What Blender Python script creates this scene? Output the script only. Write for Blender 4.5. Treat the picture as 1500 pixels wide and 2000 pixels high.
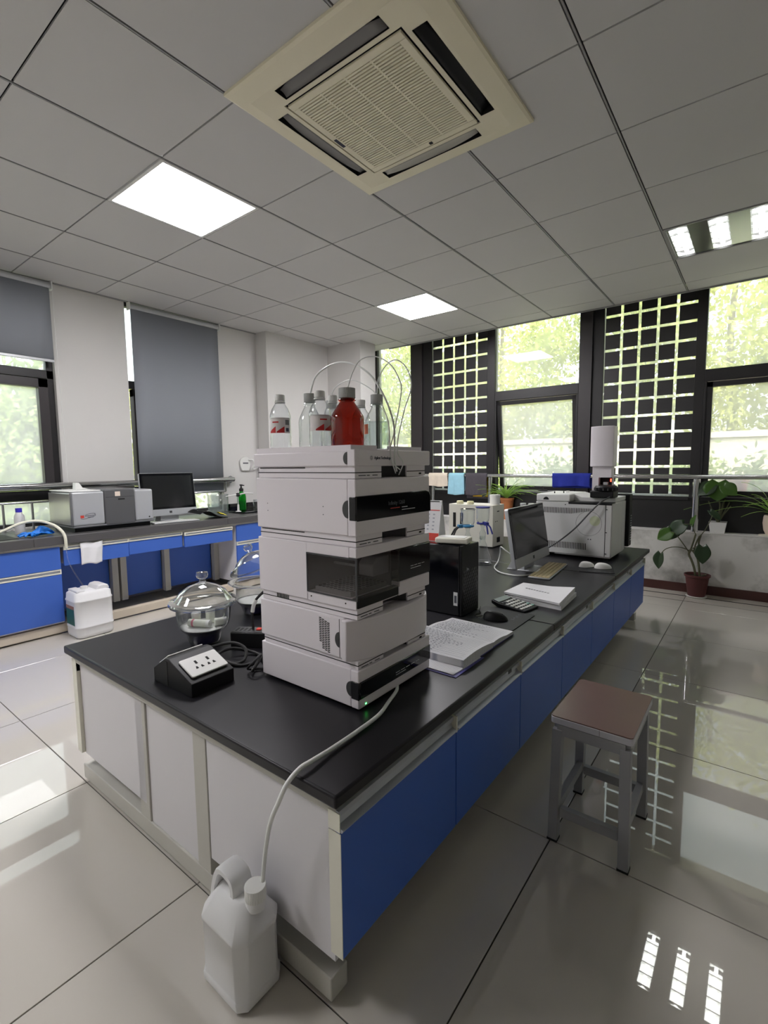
import bpy, bmesh, math, random
import numpy as np
from mathutils import Vector, Matrix
random.seed(7); np.random.seed(7)
for o in list(bpy.data.objects): bpy.data.objects.remove(o)
scene = bpy.context.scene
COL = scene.collection

# ------------------------------------------------------------------ camera
CAM_Z = 1.22
cam_d = bpy.data.cameras.new('camera'); cam = bpy.data.objects.new('camera', cam_d); COL.objects.link(cam)
cam_d.sensor_fit = 'VERTICAL'; cam_d.sensor_height = 36.0; cam_d.lens = 950.5 / 2000 * 36.0
cam_d.clip_start = 0.02; cam_d.clip_end = 200
cam.location = (0, 0, CAM_Z)
cam.rotation_euler = (1.47345942, 0.0104719542, 0.656975003)
scene.camera = cam

# ------------------------------------------------------------------ world, sun, exposure
world = bpy.data.worlds.new('sky'); scene.world = world; world.use_nodes = True
wn = world.node_tree.nodes; wl = world.node_tree.links
bg = wn['Background']
sky = wn.new('ShaderNodeTexSky'); sky.sky_type = 'NISHITA'; sky.sun_disc = False
sky.sun_elevation = math.radians(52); sky.sun_rotation = math.radians(150)
sky.air_density = 1.0; sky.dust_density = 4.0; sky.ozone_density = 1.0
hs = wn.new('ShaderNodeHueSaturation'); hs.inputs['Saturation'].default_value = 0.35; wl.new(sky.outputs[0], hs.inputs['Color'])
wl.new(hs.outputs[0], bg.inputs[0]); bg.inputs[1].default_value = 0.36
sun_d = bpy.data.lights.new('sun', 'SUN'); sun_d.energy = 1.5; sun_d.angle = math.radians(1.5); sun_d.color = (1.0, 0.96, 0.88)
sun = bpy.data.objects.new('sun', sun_d); COL.objects.link(sun)
sun.rotation_euler = Vector((-0.35, 0.50, -0.85)).to_track_quat('-Z', 'Y').to_euler()
sun.location = (3, -4, 9)
scene.view_settings.view_transform = 'Standard'
scene.view_settings.look = 'None'
scene.view_settings.gamma = 1.0
scene.view_settings.use_curve_mapping = False
scene.view_settings.exposure = 1.8
try:
    scene.cycles.max_bounces = 10; scene.cycles.diffuse_bounces = 5; scene.cycles.glossy_bounces = 5
    scene.cycles.transparent_max_bounces = 24; scene.cycles.caustics_reflective = False; scene.cycles.caustics_refractive = False
    scene.cycles.sample_clamp_indirect = 6.0
except Exception: pass

# ------------------------------------------------------------------ materials
def lin(c):
    return tuple(((v/255)/12.92 if v/255 <= 0.04045 else ((v/255+0.055)/1.055)**2.4) for v in c)
MATS = {}
def mat(name, rgb, rough=0.5, metal=0.0, var=0.06, scale=6.0, spec=0.5, bump=0.0, bscale=80.0, coat=0.0, emit=0.0, stretch=None, trans=0.0):
    """Principled material whose colour is broken up by a noise texture."""
    m = bpy.data.materials.new(name); m.use_nodes = True
    n = m.node_tree.nodes; l = m.node_tree.links; b = n['Principled BSDF']
    c = lin(rgb)
    b.inputs['Roughness'].default_value = rough; b.inputs['Metallic'].default_value = metal
    b.inputs['Specular IOR Level'].default_value = spec
    b.inputs['Coat Weight'].default_value = coat; b.inputs['Coat Roughness'].default_value = 0.03
    b.inputs['Transmission Weight'].default_value = trans
    tc = n.new('ShaderNodeTexCoord'); mp = n.new('ShaderNodeMapping'); l.new(tc.outputs['Object'], mp.inputs[0])
    if stretch: mp.inputs['Scale'].default_value = stretch
    no = n.new('ShaderNodeTexNoise'); no.inputs['Scale'].default_value = scale; no.inputs['Detail'].default_value = 4
    l.new(mp.outputs[0], no.inputs['Vector'])
    r = n.new('ShaderNodeMapRange'); r.inputs[3].default_value = 1-var; r.inputs[4].default_value = 1+var
    l.new(no.outputs['Fac'], r.inputs[0])
    mx = n.new('ShaderNodeMix'); mx.data_type = 'RGBA'; mx.blend_type = 'MULTIPLY'; mx.inputs[0].default_value = 1.0
    mx.inputs[6].default_value = (*c, 1); l.new(r.outputs[0], mx.inputs[7])
    l.new(mx.outputs[2], b.inputs['Base Color'])
    if emit:
        b.inputs['Emission Color'].default_value = (*c, 1); b.inputs['Emission Strength'].default_value = emit
    if bump:
        n2 = n.new('ShaderNodeTexNoise'); n2.inputs['Scale'].default_value = bscale; n2.inputs['Detail'].default_value = 3
        l.new(mp.outputs[0], n2.inputs['Vector'])
        bp = n.new('ShaderNodeBump'); bp.inputs['Strength'].default_value = bump; bp.inputs['Distance'].default_value = 0.002
        l.new(n2.outputs['Fac'], bp.inputs['Height']); l.new(bp.outputs[0], b.inputs['Normal'])
    MATS[name] = m
    return m
def glass(name, tint=(250, 252, 250), fac=0.55, rough=0.02, haze=0.0, hazec=(255, 255, 255), edge=1.6):
    """thin clear shell: see-through with a Fresnel reflection, a little haze from dust"""
    m = bpy.data.materials.new(name); m.use_nodes = True
    n = m.node_tree.nodes; l = m.node_tree.links; n.remove(n['Principled BSDF']); out = n['Material Output']
    tr = n.new('ShaderNodeBsdfTransparent'); tr.inputs[0].default_value = (*lin(tint), 1)
    gl = n.new('ShaderNodeBsdfGlossy'); gl.inputs['Roughness'].default_value = rough
    lw = n.new('ShaderNodeLayerWeight'); lw.inputs[0].default_value = 0.5          # same from both sides of the shell
    pw = n.new('ShaderNodeMath'); pw.operation = 'POWER'; pw.inputs[1].default_value = edge*2.2; l.new(lw.outputs['Facing'], pw.inputs[0])
    mu = n.new('ShaderNodeMath'); mu.operation = 'MULTIPLY_ADD'; mu.inputs[1].default_value = fac*.8; mu.inputs[2].default_value = 0.045*fac; mu.use_clamp = True
    l.new(pw.outputs[0], mu.inputs[0])
    mx = n.new('ShaderNodeMixShader'); l.new(mu.outputs[0], mx.inputs[0])
    src = tr
    if haze:
        tl = n.new('ShaderNodeBsdfTranslucent'); tl.inputs[0].default_value = (*lin(hazec), 1)
        df = n.new('ShaderNodeBsdfDiffuse'); df.inputs[0].default_value = (*lin(hazec), 1)
        hm = n.new('ShaderNodeMixShader'); hm.inputs[0].default_value = 0.3; l.new(tl.outputs[0], hm.inputs[1]); l.new(df.outputs[0], hm.inputs[2])
        no = n.new('ShaderNodeTexNoise'); no.inputs['Scale'].default_value = 2.5; no.inputs['Detail'].default_value = 5
        tc = n.new('ShaderNodeTexCoord'); l.new(tc.outputs['Object'], no.inputs['Vector'])
        r = n.new('ShaderNodeMapRange'); r.inputs[3].default_value = haze*0.5; r.inputs[4].default_value = haze*1.5; l.new(no.outputs['Fac'], r.inputs[0])
        m2 = n.new('ShaderNodeMixShader'); l.new(r.outputs[0], m2.inputs[0]); l.new(tr.outputs[0], m2.inputs[1]); l.new(hm.outputs[0], m2.inputs[2])
        src = m2
    l.new(src.outputs[0], mx.inputs[1]); l.new(gl.outputs[0], mx.inputs[2]); l.new(mx.outputs[0], out.inputs[0])
    MATS[name] = m
    return m
def emitter(name, rgb, s):
    m = bpy.data.materials.new(name); m.use_nodes = True
    n = m.node_tree.nodes; l = m.node_tree.links; n.remove(n['Principled BSDF'])
    e = n.new('ShaderNodeEmission'); e.inputs[0].default_value = (*lin(rgb), 1); e.inputs[1].default_value = s
    l.new(e.outputs[0], n['Material Output'].inputs[0]); MATS[name] = m
    return m

M_wall = mat('wall_paint', (212, 210, 207), 0.75, var=0.03, scale=3)
M_ceil = mat('ceiling_board', (205, 204, 203), 0.7, var=0.02, scale=2)
M_grid = mat('ceiling_grid_metal', (150, 150, 150), 0.45, var=0.03)
M_gridgap = mat('ceiling_gap', (26, 26, 26), 0.9)
M_grout = mat('grout', (66, 62, 57), 0.9)
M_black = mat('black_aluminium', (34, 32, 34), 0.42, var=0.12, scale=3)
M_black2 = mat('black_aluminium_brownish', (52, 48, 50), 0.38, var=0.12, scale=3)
M_spandrel = mat('black_spandrel', (22, 21, 22), 0.5, var=0.15, scale=3)
M_film = mat('charcoal_film', (52, 51, 53), 0.35, var=0.08, scale=2)
M_base = mat('brown_baseboard', (70, 38, 34), 0.4, var=0.15, scale=8)
M_steel = mat('stainless_steel', (205, 205, 205), 0.16, metal=1.0, var=0.04)
M_worktop = mat('black_worktop', (31, 30, 34), 0.36, var=0.10, scale=30, spec=0.28)
M_counter = mat('grey_counter', (84, 82, 82), 0.33, var=0.08, scale=30)
M_blue = mat('blue_laminate', (62, 102, 190), 0.42, var=0.03, scale=4)
M_white_lam = mat('white_laminate', (212, 210, 213), 0.5, var=0.03, scale=3)
M_frame = mat('beige_grey_steel', (186, 184, 176), 0.45, var=0.06, scale=9)
M_alu = mat('aluminium_pull', (188, 192, 200), 0.38, metal=0.55, var=0.04)
M_rubber = mat('black_rubber', (24, 24, 25), 0.65)
M_hplc = mat('instrument_white', (234, 228, 233), 0.5, var=0.02, scale=4)
M_hplcg = mat('instrument_white_shaded', (186, 188, 200), 0.5, var=0.02, scale=4)  # unused copy of the instrument white with weaker light put into its colour
M_darkgrey = mat('dark_grey_plastic', (58, 58, 60), 0.45)
M_gloss = mat('black_gloss', (10, 11, 16), 0.08, var=0.1, spec=0.6)
M_matblack = mat('matt_black', (18, 18, 20), 0.5, spec=0.3)
M_slot = mat('slot_black', (16, 16, 17), 0.8)
M_greytext = mat('grey_print', (72, 74, 82), 0.6)
M_dktext = mat('dark_print', (40, 44, 62), 0.6)
M_whtext = mat('white_print', (215, 215, 215), 0.6)
M_redprint = mat('red_print', (196, 60, 48), 0.6)
M_ac = mat('aged_cream_plastic', (236, 229, 203), 0.45, var=0.05, scale=3)
M_white = mat('white_plastic', (225, 225, 222), 0.4, var=0.03)
M_hdpe = mat('white_hdpe', (222, 222, 222), 0.42, var=0.03, scale=5)
M_cream = mat('cream_plastic', (224, 222, 208), 0.5, var=0.03)
M_silver = mat('silver_paint', (186, 188, 191), 0.32, metal=0.35, var=0.03)
M_paper = mat('paper', (226, 226, 228), 0.8, var=0.04, scale=20)
M_pglass = glass('bottle_glass', (246, 249, 248), 1.5, 0.02, edge=1.1)
M_dglass = glass('thick_glass', (246, 248, 248), 2.2, 0.03, haze=0.03, edge=1.0)
M_pet = glass('pet_plastic', (247, 249, 250), 1.5, 0.05, haze=0.04, edge=1.1)
M_amber = glass('amber_glass', (192, 78, 30), 1.2, 0.03, haze=0.16, hazec=(128, 32, 10))
M_pane = glass('window_pane', (238, 243, 236), 0.9, 0.0, haze=0.27)
M_paneB = glass('dusty_window_pane', (232, 236, 230), 0.9, 0.0, haze=0.34)
M_smoke = glass('smoked_window', (232, 230, 230), 0.9, 0.02)
M_ptfe = mat('translucent_tubing', (226, 228, 226), 0.35, var=0.03)
M_led = emitter('led_diffuser', (255, 252, 255), 13.5)
M_tube_on = emitter('fluorescent_tube', (255, 255, 252), 4.5)

# ------------------------------------------------------------------ geometry helpers
class G:
    def __init__(s): s.v = []; s.f = []
    def add(s, vs, fs):
        k = len(s.v); s.v += [tuple(map(float, p)) for p in vs]; s.f += [tuple(i+k for i in f) for f in fs]; return s
    def box(s, x0, x1, y0, y1, z0, z1):
        return s.add([(x0,y0,z0),(x1,y0,z0),(x1,y1,z0),(x0,y1,z0),(x0,y0,z1),(x1,y0,z1),(x1,y1,z1),(x0,y1,z1)],
                     [(0,3,2,1),(4,5,6,7),(0,1,5,4),(1,2,6,5),(2,3,7,6),(3,0,4,7)])
    def cyl(s, c, r, h, n=24, r2=None, axis='z'):
        r2 = r if r2 is None else r2
        vs = []; A = [2*math.pi*i/n for i in range(n)]
        for k, rr in ((0, r), (h, r2)):
            for a in A:
                p = (rr*math.cos(a), rr*math.sin(a), k)
                if axis == 'x': p = (p[2], p[0], p[1])
                elif axis == 'y': p = (p[0], p[2], p[1])
                vs.append((c[0]+p[0], c[1]+p[1], c[2]+p[2]))
        fs = [(i, (i+1) % n, n+(i+1) % n, n+i) for i in range(n)] + [tuple(range(n-1, -1, -1)), tuple(range(n, 2*n))]
        return s.add(vs, fs)
    def lathe(s, prof, n=32, c=(0, 0, 0), cap0=False, cap1=False):
        vs = []; m = len(prof)
        for (r, z) in prof:
            for i in range(n):
                a = 2*math.pi*i/n; vs.append((c[0]+r*math.cos(a), c[1]+r*math.sin(a), c[2]+z))
        fs = [(j*n+i, j*n+(i+1) % n, (j+1)*n+(i+1) % n, (j+1)*n+i) for j in range(m-1) for i in range(n)]
        if cap0: fs.append(tuple(range(n-1, -1, -1)))
        if cap1: fs.append(tuple((m-1)*n+i for i in range(n)))
        return s.add(vs, fs)
    def tube(s, pts, r, n=8, closed=False, rs=None):
        P = [Vector(p) for p in pts]; m = len(P); vs = []
        up = Vector((0.13, 0.21, 0.97)); prev = None
        for i, p in enumerate(P):
            if closed: t = (P[(i+1) % m]-P[i-1])
            else: t = (P[min(i+1, m-1)]-P[max(i-1, 0)])
            t.normalize()
            if prev is None:
                a = t.cross(up); a = a if a.length > 1e-3 else t.cross(Vector((1, 0, 0)))
            else:
                a = prev - t*prev.dot(t)
            a.normalize(); b = t.cross(a); prev = a
            rr = rs[i] if rs else r
            for k in range(n):
                q = 2*math.pi*k/n; vs.append(p + a*(rr*math.cos(q)) + b*(rr*math.sin(q)))
        fs = [(j*n+k, j*n+(k+1) % n, (j+1)*n+(k+1) % n, (j+1)*n+k) for j in range(m-1) for k in range(n)]
        if closed: fs += [((m-1)*n+k, (m-1)*n+(k+1) % n, (k+1) % n, k) for k in range(n)]
        else: fs += [tuple(range(n-1, -1, -1)), tuple((m-1)*n+k for k in range(n))]
        return s.add(vs, fs)
    def prism(s, poly, lo, hi, axis='y'):
        n = len(poly); vs = []
        for k in (lo, hi):
            for (a, b) in poly:
                vs.append({'x': (k, a, b), 'y': (a, k, b), 'z': (a, b, k)}[axis])
        fs = [(i, (i+1) % n, n+(i+1) % n, n+i) for i in range(n)] + [tuple(range(n-1, -1, -1)), tuple(range(n, 2*n))]
        return s.add(vs, fs)
    def quad(s, *p): return s.add(p, [tuple(range(len(p)))])
    def grid(s, fn, nu, nv, thick=None):
        vs = [fn(u/nu, v/nv) for v in range(nv+1) for u in range(nu+1)]
        fs = [(v*(nu+1)+u, v*(nu+1)+u+1, (v+1)*(nu+1)+u+1, (v+1)*(nu+1)+u) for v in range(nv) for u in range(nu)]
        return s.add(vs, fs)
    def xf(s, M):
        s.v = [tuple(M @ Vector(p)) for p in s.v]; return s
    def put(s, name, m, parent=None, bev=0.0, seg=2, smooth=True, ang=38, solid=0.0, sub=0, loc=None):
        me = bpy.data.meshes.new(name)
        vs = np.array(s.v)
        o = bpy.data.objects.new(name, me)
        if parent is None:
            L = np.array(loc if loc is not None else [(vs[:,0].min()+vs[:,0].max())/2, (vs[:,1].min()+vs[:,1].max())/2, vs[:,2].min()])
            o.location = L
        else:
            L = np.array(root_shift(parent))
        me.from_pydata((vs-L).tolist(), [], s.f)
        bm = bmesh.new(); bm.from_mesh(me); bmesh.ops.recalc_face_normals(bm, faces=bm.faces); bm.to_mesh(me); bm.free()
        me.materials.append(m)
        if smooth:
            me.polygons.foreach_set('use_smooth', [True]*len(me.polygons)); me.set_sharp_from_angle(angle=math.radians(ang))
        COL.objects.link(o)
        if parent is not None: o.parent = parent
        if solid:
            sm = o.modifiers.new('solid', 'SOLIDIFY'); sm.thickness = solid; sm.offset = 0
        if bev:
            bmv = o.modifiers.new('bevel', 'BEVEL'); bmv.width = bev; bmv.segments = seg; bmv.limit_method = 'ANGLE'; bmv.angle_limit = math.radians(40)
        if sub:
            ss = o.modifiers.new('subdivision', 'SUBSURF'); ss.levels = sub; ss.render_levels = sub
        return o
LOCAL = set()
def root_shift(o):
    while o.parent: o = o.parent
    return (0, 0, 0) if o.name in LOCAL else tuple(o.location)
def tag(o, label=None, cat=None, group=None, kind=None):
    if label: o['label'] = label
    if cat: o['category'] = cat
    if group: o['group'] = group
    if kind: o['kind'] = kind
    return o
def T(name, label, cat, loc=(0, 0, 0), rz=None, group=None, kind=None):
    """An Empty at the thing's base. With rz given its parts are written in local coordinates, else in world coordinates."""
    o = bpy.data.objects.new(name, None); COL.objects.link(o); o.empty_display_size = 0.05
    o.location = loc
    if rz is not None: o.rotation_euler = (0, 0, rz); LOCAL.add(o.name)
    return tag(o, label, cat, group, kind)
def struct(name, kind='structure'):
    o = bpy.data.objects.new(name, None); COL.objects.link(o); o.empty_display_size = 0.05; o['kind'] = kind
    return o
def copy_tree(o, loc=None, rz=None, label=None):
    c = o.copy(); COL.objects.link(c)
    if o.name in LOCAL: LOCAL.add(c.name)
    for ch in o.children:
        d = ch.copy(); COL.objects.link(d); d.parent = c
        for g in ch.children:
            e = g.copy(); COL.objects.link(e); e.parent = d
    if loc is not None: c.location = loc
    if rz is not None: c.rotation_euler = (0, 0, rz)
    if label: c['label'] = label
    return c
def box(name, m, p, x0, x1, y0, y1, z0, z1, bev=0.0, **k):
    return G().box(x0, x1, y0, y1, z0, z1).put(name, m, p, bev=bev, smooth=bev > 0, **k)
def link_mesh(name, me, parent, loc):
    o = bpy.data.objects.new(name, me); COL.objects.link(o); o.parent = parent; o.location = loc; return o
def unit_box(name, sx, sy, sz, m, ch=0.0):
    """shared mesh: a slab centred in x,y with its top at z=0, small chamfer on the top or bottom edge"""
    g = G()
    if ch:
        a, b = sx/2, sy/2
        g.add([(-a,-b,-sz),(a,-b,-sz),(a,b,-sz),(-a,b,-sz),(-a,-b,-ch),(a,-b,-ch),(a,b,-ch),(-a,b,-ch),
               (-a+ch,-b+ch,0),(a-ch,-b+ch,0),(a-ch,b-ch,0),(-a+ch,b-ch,0)],
              [(0,3,2,1),(0,1,5,4),(1,2,6,5),(2,3,7,6),(3,0,4,7),(4,5,9,8),(5,6,10,9),(6,7,11,10),(7,4,8,11),(8,9,10,11)])
    else: g.box(-sx/2, sx/2, -sy/2, sy/2, -sz, 0)
    me = bpy.data.meshes.new(name); me.from_pydata(g.v, [], g.f); me.materials.append(m); return me
def text(s, size, M4, m, parent, name='lettering', depth=0.0004, spacing=1.0):
    cu = bpy.data.curves.new('t', 'FONT'); cu.body = s; cu.size = size; cu.extrude = depth; cu.space_character = spacing; cu.resolution_u = 2
    tmp = bpy.data.objects.new('t', cu); COL.objects.link(tmp)
    dg = bpy.context.evaluated_depsgraph_get(); me = bpy.data.meshes.new_from_object(tmp.evaluated_get(dg))
    bpy.data.objects.remove(tmp); me.transform(M4)
    L = Vector(root_shift(parent)); me.transform(Matrix.Translation(-L)); me.materials.clear(); me.materials.append(m)
    o = bpy.data.objects.new(name, me); COL.objects.link(o); o.parent = parent
    return o
def basis(o, ux, uy):
    """matrix that sends text x to ux, text y to uy, at origin o"""
    ux = Vector(ux).normalized(); uy = Vector(uy).normalized(); uz = ux.cross(uy)
    M = Matrix.Identity(4)
    for i in range(3): M[i][0] = ux[i]; M[i][1] = uy[i]; M[i][2] = uz[i]; M[i][3] = o[i]
    return M
def smooth_path(pts, n=8):
    """Catmull-Rom through points"""
    P = [Vector(p) for p in pts]; P = [P[0]*2-P[1]] + P + [P[-1]*2-P[-2]]; out = []
    for i in range(1, len(P)-2):
        for k in range(n):
            t = k/n; a, b, c, d = P[i-1], P[i], P[i+1], P[i+2]
            out.append(0.5*((2*b)+(c-a)*t+(2*a-5*b+4*c-d)*t*t+(3*b-a-3*c+d)*t**3))
    out.append(P[-2]); return out
def rounded(x0, x1, y0, y1, r, n=6):
    out = []
    for (cx, cy, a0) in ((x1-r, y0+r, -90), (x1-r, y1-r, 0), (x0+r, y1-r, 90), (x0+r, y0+r, 180)):
        for i in range(n+1): a = math.radians(a0+90*i/n); out.append((cx+r*math.cos(a), cy+r*math.sin(a)))
    return out
# ------------------------------------------------------------------ the room
XL, XR, YN, YB, ZC = -4.65, 3.2, -2.6, 5.27, 2.7186
def floor_material():
    m = mat('polished_tile', (196, 191, 182), 0.010, var=0.05, scale=1.2, spec=0.8, stretch=(0.35, 3.0, 1))
    return m
M_tile = floor_material()
fl = struct('floor')
G().box(XL-.3, XR+.3, YN-.3, 5.62, -0.12, -0.004).put('screed', M_grout, fl, smooth=False)
tiles = {}
def floor_tile(x0, x1, y0, y1):
    k = (round(x1-x0, 3), round(y1-y0, 3))
    if k not in tiles: tiles[k] = unit_box('tile', k[0]-.004, k[1]-.004, 0.01, M_tile, 0.0006)
    link_mesh('tile', tiles[k], fl, ((x0+x1)/2, (y0+y1)/2, 0))
FX = [-0.482+0.767*i for i in range(-7, 7)]; FY = [0.699+0.79*j for j in range(-6, 8)]
FX = [XL] + [v for v in FX if XL+.05 < v < XR-.05] + [XR]
FYm = [YN] + [v for v in FY if YN+.05 < v < 4.85] + [4.90]
for i in range(len(FX)-1):
    for j in range(len(FYm)-1): floor_tile(FX[i], FX[i+1], FYm[j], FYm[j+1])
    floor_tile(FX[i], FX[i+1], 4.90, 5.10); floor_tile(FX[i], FX[i+1], 5.10, 5.27)
tr1 = tag(box('trim_1', M_steel, None, -3.9, XR, 4.895, 4.903, 0.0, 0.004), kind='structure')
tr2 = tag(box('trim_2', M_slot, None, -3.9, XR, 5.094, 5.106, 0.0, 0.003), kind='structure')

ce = struct('ceiling')
box('ceiling_void_board', M_gridgap, ce, XL-.3, XR+.3, YN-.3, 5.19, ZC+.062, ZC+.08)
ctiles = {}
CX = [XL] + [-2.392+.6*i for i in range(-3, 10) if XL+.05 < -2.392+.6*i < XR-.05] + [XR]
CY = [YN] + [0.747+.6*j for j in range(-6, 9) if YN+.05 < 0.747+.6*j < 5.15] + [5.20]
LAMPS = [(-2.992, 1.347), (-2.992, 3.747), (-.592, 3.747), (-2.992, -1.053)]
for i in range(len(CX)-1):
    for j in range(len(CY)-1):
        x0, x1, y0, y1 = CX[i], CX[i+1], CY[j], CY[j+1]
        if any(abs(x0-a) < .01 and abs(y0-b) < .01 for a, b in LAMPS): continue
        k = (round(x1-x0, 3), round(y1-y0, 3))
        if k not in ctiles:
            me = unit_box('ceiling_tile', k[0]-.017, k[1]-.0085, 0.010, M_ceil, 0); me.transform(Matrix.Translation((0, 0, 0.010))); ctiles[k] = me
        link_mesh('ceiling_tile', ctiles[k], ce, ((x0+x1)/2, (y0+y1)/2, ZC))
for x in CX[1:-1]:
    box('grid_bar', M_grid, ce, x-.0032, x+.0032, YN, 5.2, ZC-.002, ZC+.006)
box('edge_trim', M_grid, ce, -3.9, XR, 5.185, 5.20, ZC-.012, ZC+.02)
box('wall_angle', M_grid, ce, XL, XL+.02, YN, 3.64, ZC-.006, ZC+.001)

roof = tag(box('roof_sky_block', M_wall, None, XL-.5, XR+.4, YN-.3, 5.75, 3.0, 3.2), kind='structure')  # unseen slab added over the room to block the sky light
# left wall with two seen openings and two unseen ones added for daylight
wlft = struct('wall_left')
W1 = (0.64, 1.60); W2 = (2.19, 3.15); W0 = (-.91, .05); WM = (-2.46, -1.50); ZS = 0.745
for (a, b) in ((YN-.3, WM[0]), (WM[1], W0[0]), (W0[1], W1[0]), (W1[1], W2[0]), (W2[1], 4.91)):
    box('wall_panel', M_wall, wlft, XL-.25, XL, a, b, 0, 3.0)
for (a, b) in (WM, W0, W1, W2):
    box('wall_panel', M_wall, wlft, XL-.25, XL, a, b, 0, ZS)
    box('wall_panel', M_wall, wlft, XL-.25, XL, a, b, 2.74, 3.0)
box('corner_column', M_wall, wlft, XL, -4.46, 3.64, 4.62, 0, ZC+.01)
box('corner_column', M_wall, wlft, XL, -3.91, 4.62, 4.91, 0, ZC+.28)
wnear = struct('wall_near'); box('wall_panel', M_wall, wnear, XL-.25, XR+.25, YN-.25, YN, 0, 3.0)
wrt = struct('wall_right'); box('wall_panel', M_wall, wrt, XR, XR+.25, YN, 5.6, 0, 3.0)
# back wall: stained low wall, ledge, spandrel
def stained():
    m = mat('stained_white_paint', (206, 205, 201), 0.75, var=0.03)
    n = m.node_tree.nodes; l = m.node_tree.links; b = n['Principled BSDF']
    src = b.inputs['Base Color'].links[0].from_socket
    tc = n.new('ShaderNodeTexCoord'); no = n.new('ShaderNodeTexNoise'); no.inputs['Scale'].default_value = 2.6; no.inputs['Detail'].default_value = 7; no.inputs['Roughness'].default_value = 0.62
    l.new(tc.outputs['Object'], no.inputs['Vector'])
    r = n.new('ShaderNodeValToRGB'); r.color_ramp.elements[0].position = 0.47; r.color_ramp.elements[0].color = (1, 1, 1, 1)
    r.color_ramp.elements[1].position = 0.68; r.color_ramp.elements[1].color = (0.42, 0.42, 0.40, 1)
    l.new(no.outputs['Fac'], r.inputs[0])
    mx = n.new('ShaderNodeMix'); mx.data_type = 'RGBA'; mx.blend_type = 'MULTIPLY'; mx.inputs[0].default_value = 1
    l.new(src, mx.inputs[6]); l.new(r.outputs[0], mx.inputs[7]); l.new(mx.outputs[2], b.inputs['Base Color'])
    return m
M_stain = stained()
wbk = struct('wall_back')
box('low_wall', M_stain, wbk, -4.4, XR, YB, 5.50, 0, 0.562)
box('ledge', M_wall, wbk, -4.4, XR, YB-.004, 5.50, 0.562, 0.568)
box('wall_panel', M_wall, wbk, -4.95, -4.40, 4.91, 5.6, 0, 3.0)
tag(box('baseboard_back', M_base, None, -3.9, XR, YB-.012, YB+.002, 0, 0.082), kind='structure')
for k in range(1):
    box('spandrel_panel', M_spandrel, wbk, -4.4, XR, 5.42, 5.47, 0.568, 0.875)
# windows of the back wall (plane y = 5.45)
YW = 5.45; ZT = 3.0; ZB = 0.885
def bar(w, x0, x1, z0, z1, y0=YW-.04, y1=YW+.05, m=None, name='frame_bar'):
    return box(name, m or M_black, w, x0, x1, y0, y1, z0, z1, bev=0.003)
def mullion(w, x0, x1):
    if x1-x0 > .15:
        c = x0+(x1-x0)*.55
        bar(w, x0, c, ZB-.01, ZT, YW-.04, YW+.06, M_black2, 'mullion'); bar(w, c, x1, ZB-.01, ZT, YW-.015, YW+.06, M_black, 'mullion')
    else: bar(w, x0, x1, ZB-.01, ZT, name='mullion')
def pane_window(n, x0, x1, mull, sash_open=False, transom=True):
    w = struct('window_%d' % n)
    for a, b in mull: mullion(w, a, b)
    bar(w, x0, x1, ZB-.035, ZB)
    if transom:
        bar(w, x0, x1, 1.945, 2.055)
        box('pane', M_pane, w, x0, x1, YW-.003, YW+.003, 2.055, ZT)
        # lower top-hung sash
        s0, s1, z0, z1 = x0+.02, x1-.02, ZB+.01, 1.94
        parts = [('sash_rail', M_black, (s0, s1, -.03, .02, z1-.045, z1)), ('sash_rail', M_black, (s0, s1, -.03, .02, z0, z0+.05)),
                 ('sash_stile', M_black, (s0, s0+.045, -.03, .02, z0, z1)), ('sash_stile', M_black, (s1-.045, s1, -.03, .02, z0, z1)),
                 ('pane', M_paneB, (s0+.045, s1-.045, -.003, .003, z0+.05, z1-.045))]
        R = Matrix.Translation((0, YW, z1)) @ Matrix.Rotation(math.radians(7.0 if sash_open else 0), 4, 'X') @ Matrix.Translation((0, 0, -z1))
        for nm, mm, b in parts:
            g = G().box(*b).xf(R); g.put(nm, mm, w, smooth=False)
        hx = (s0+s1)/2+.12
        h = G(); h.box(hx-.05, hx+.05, YW-.055, YW-.03, ZB+.02, ZB+.035); h.box(hx-.008, hx+.008, YW-.06, YW-.04, ZB+.03, ZB+.075); h.put('sash_handle', M_black, w, smooth=False)
        bar(w, x0, x0+.02, ZB, 1.945); bar(w, x1-.02, x1, ZB, 1.945)
    else:
        box('pane', M_pane, w, x0, x1, YW-.003, YW+.003, ZB, ZT)
    return w
def lattice_window(n, x0, x1, ncol, mull):
    w = struct('window_%d' % n)
    for a, b in mull: mullion(w, a, b)
    bar(w, x0, x1, ZB-.035, ZB)
    box('pane', M_pane, w, x0, x1, YW+.006, YW+.012, ZB, ZT)
    p = (x1-x0)/ncol; gap = 0.026
    xs = [x0+p*i for i in range(ncol+1)]
    zs = [2.685+.168*2] + [2.685-.168*k for k in range(-1, 12)]
    cache = {}
    for i in range(ncol):
        a = xs[i]+gap*(.5 if i else .35); b = xs[i+1]-(gap*.5 if i < ncol-1 else 0)
        for j in range(len(zs)-1):
            zt, zb = zs[j]-gap/2, zs[j+1]+gap/2
            zb = max(zb, ZB+.02)
            if zt-zb < .02: continue
            k = (round(b-a, 3), round(zt-zb, 3))
            if k not in cache:
                g = G().box(-k[0]/2, k[0]/2, -.0015, .0015, 0, k[1]); me = bpy.data.meshes.new('film_square'); me.from_pydata(g.v, [], g.f); me.materials.append(M_film); cache[k] = me
            link_mesh('film_square', cache[k], w, ((a+b)/2, YW+.002, zb))
    return w
pane_window(3, -4.27, -3.715, [(-4.40, -4.27), (-3.715, -3.40)], transom=False)
lattice_window(4, -3.40, -2.62, 5, [(-2.62, -2.52)])
pane_window(5, -2.52, -1.57, [(-1.57, -1.335)], sash_open=True)
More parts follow.
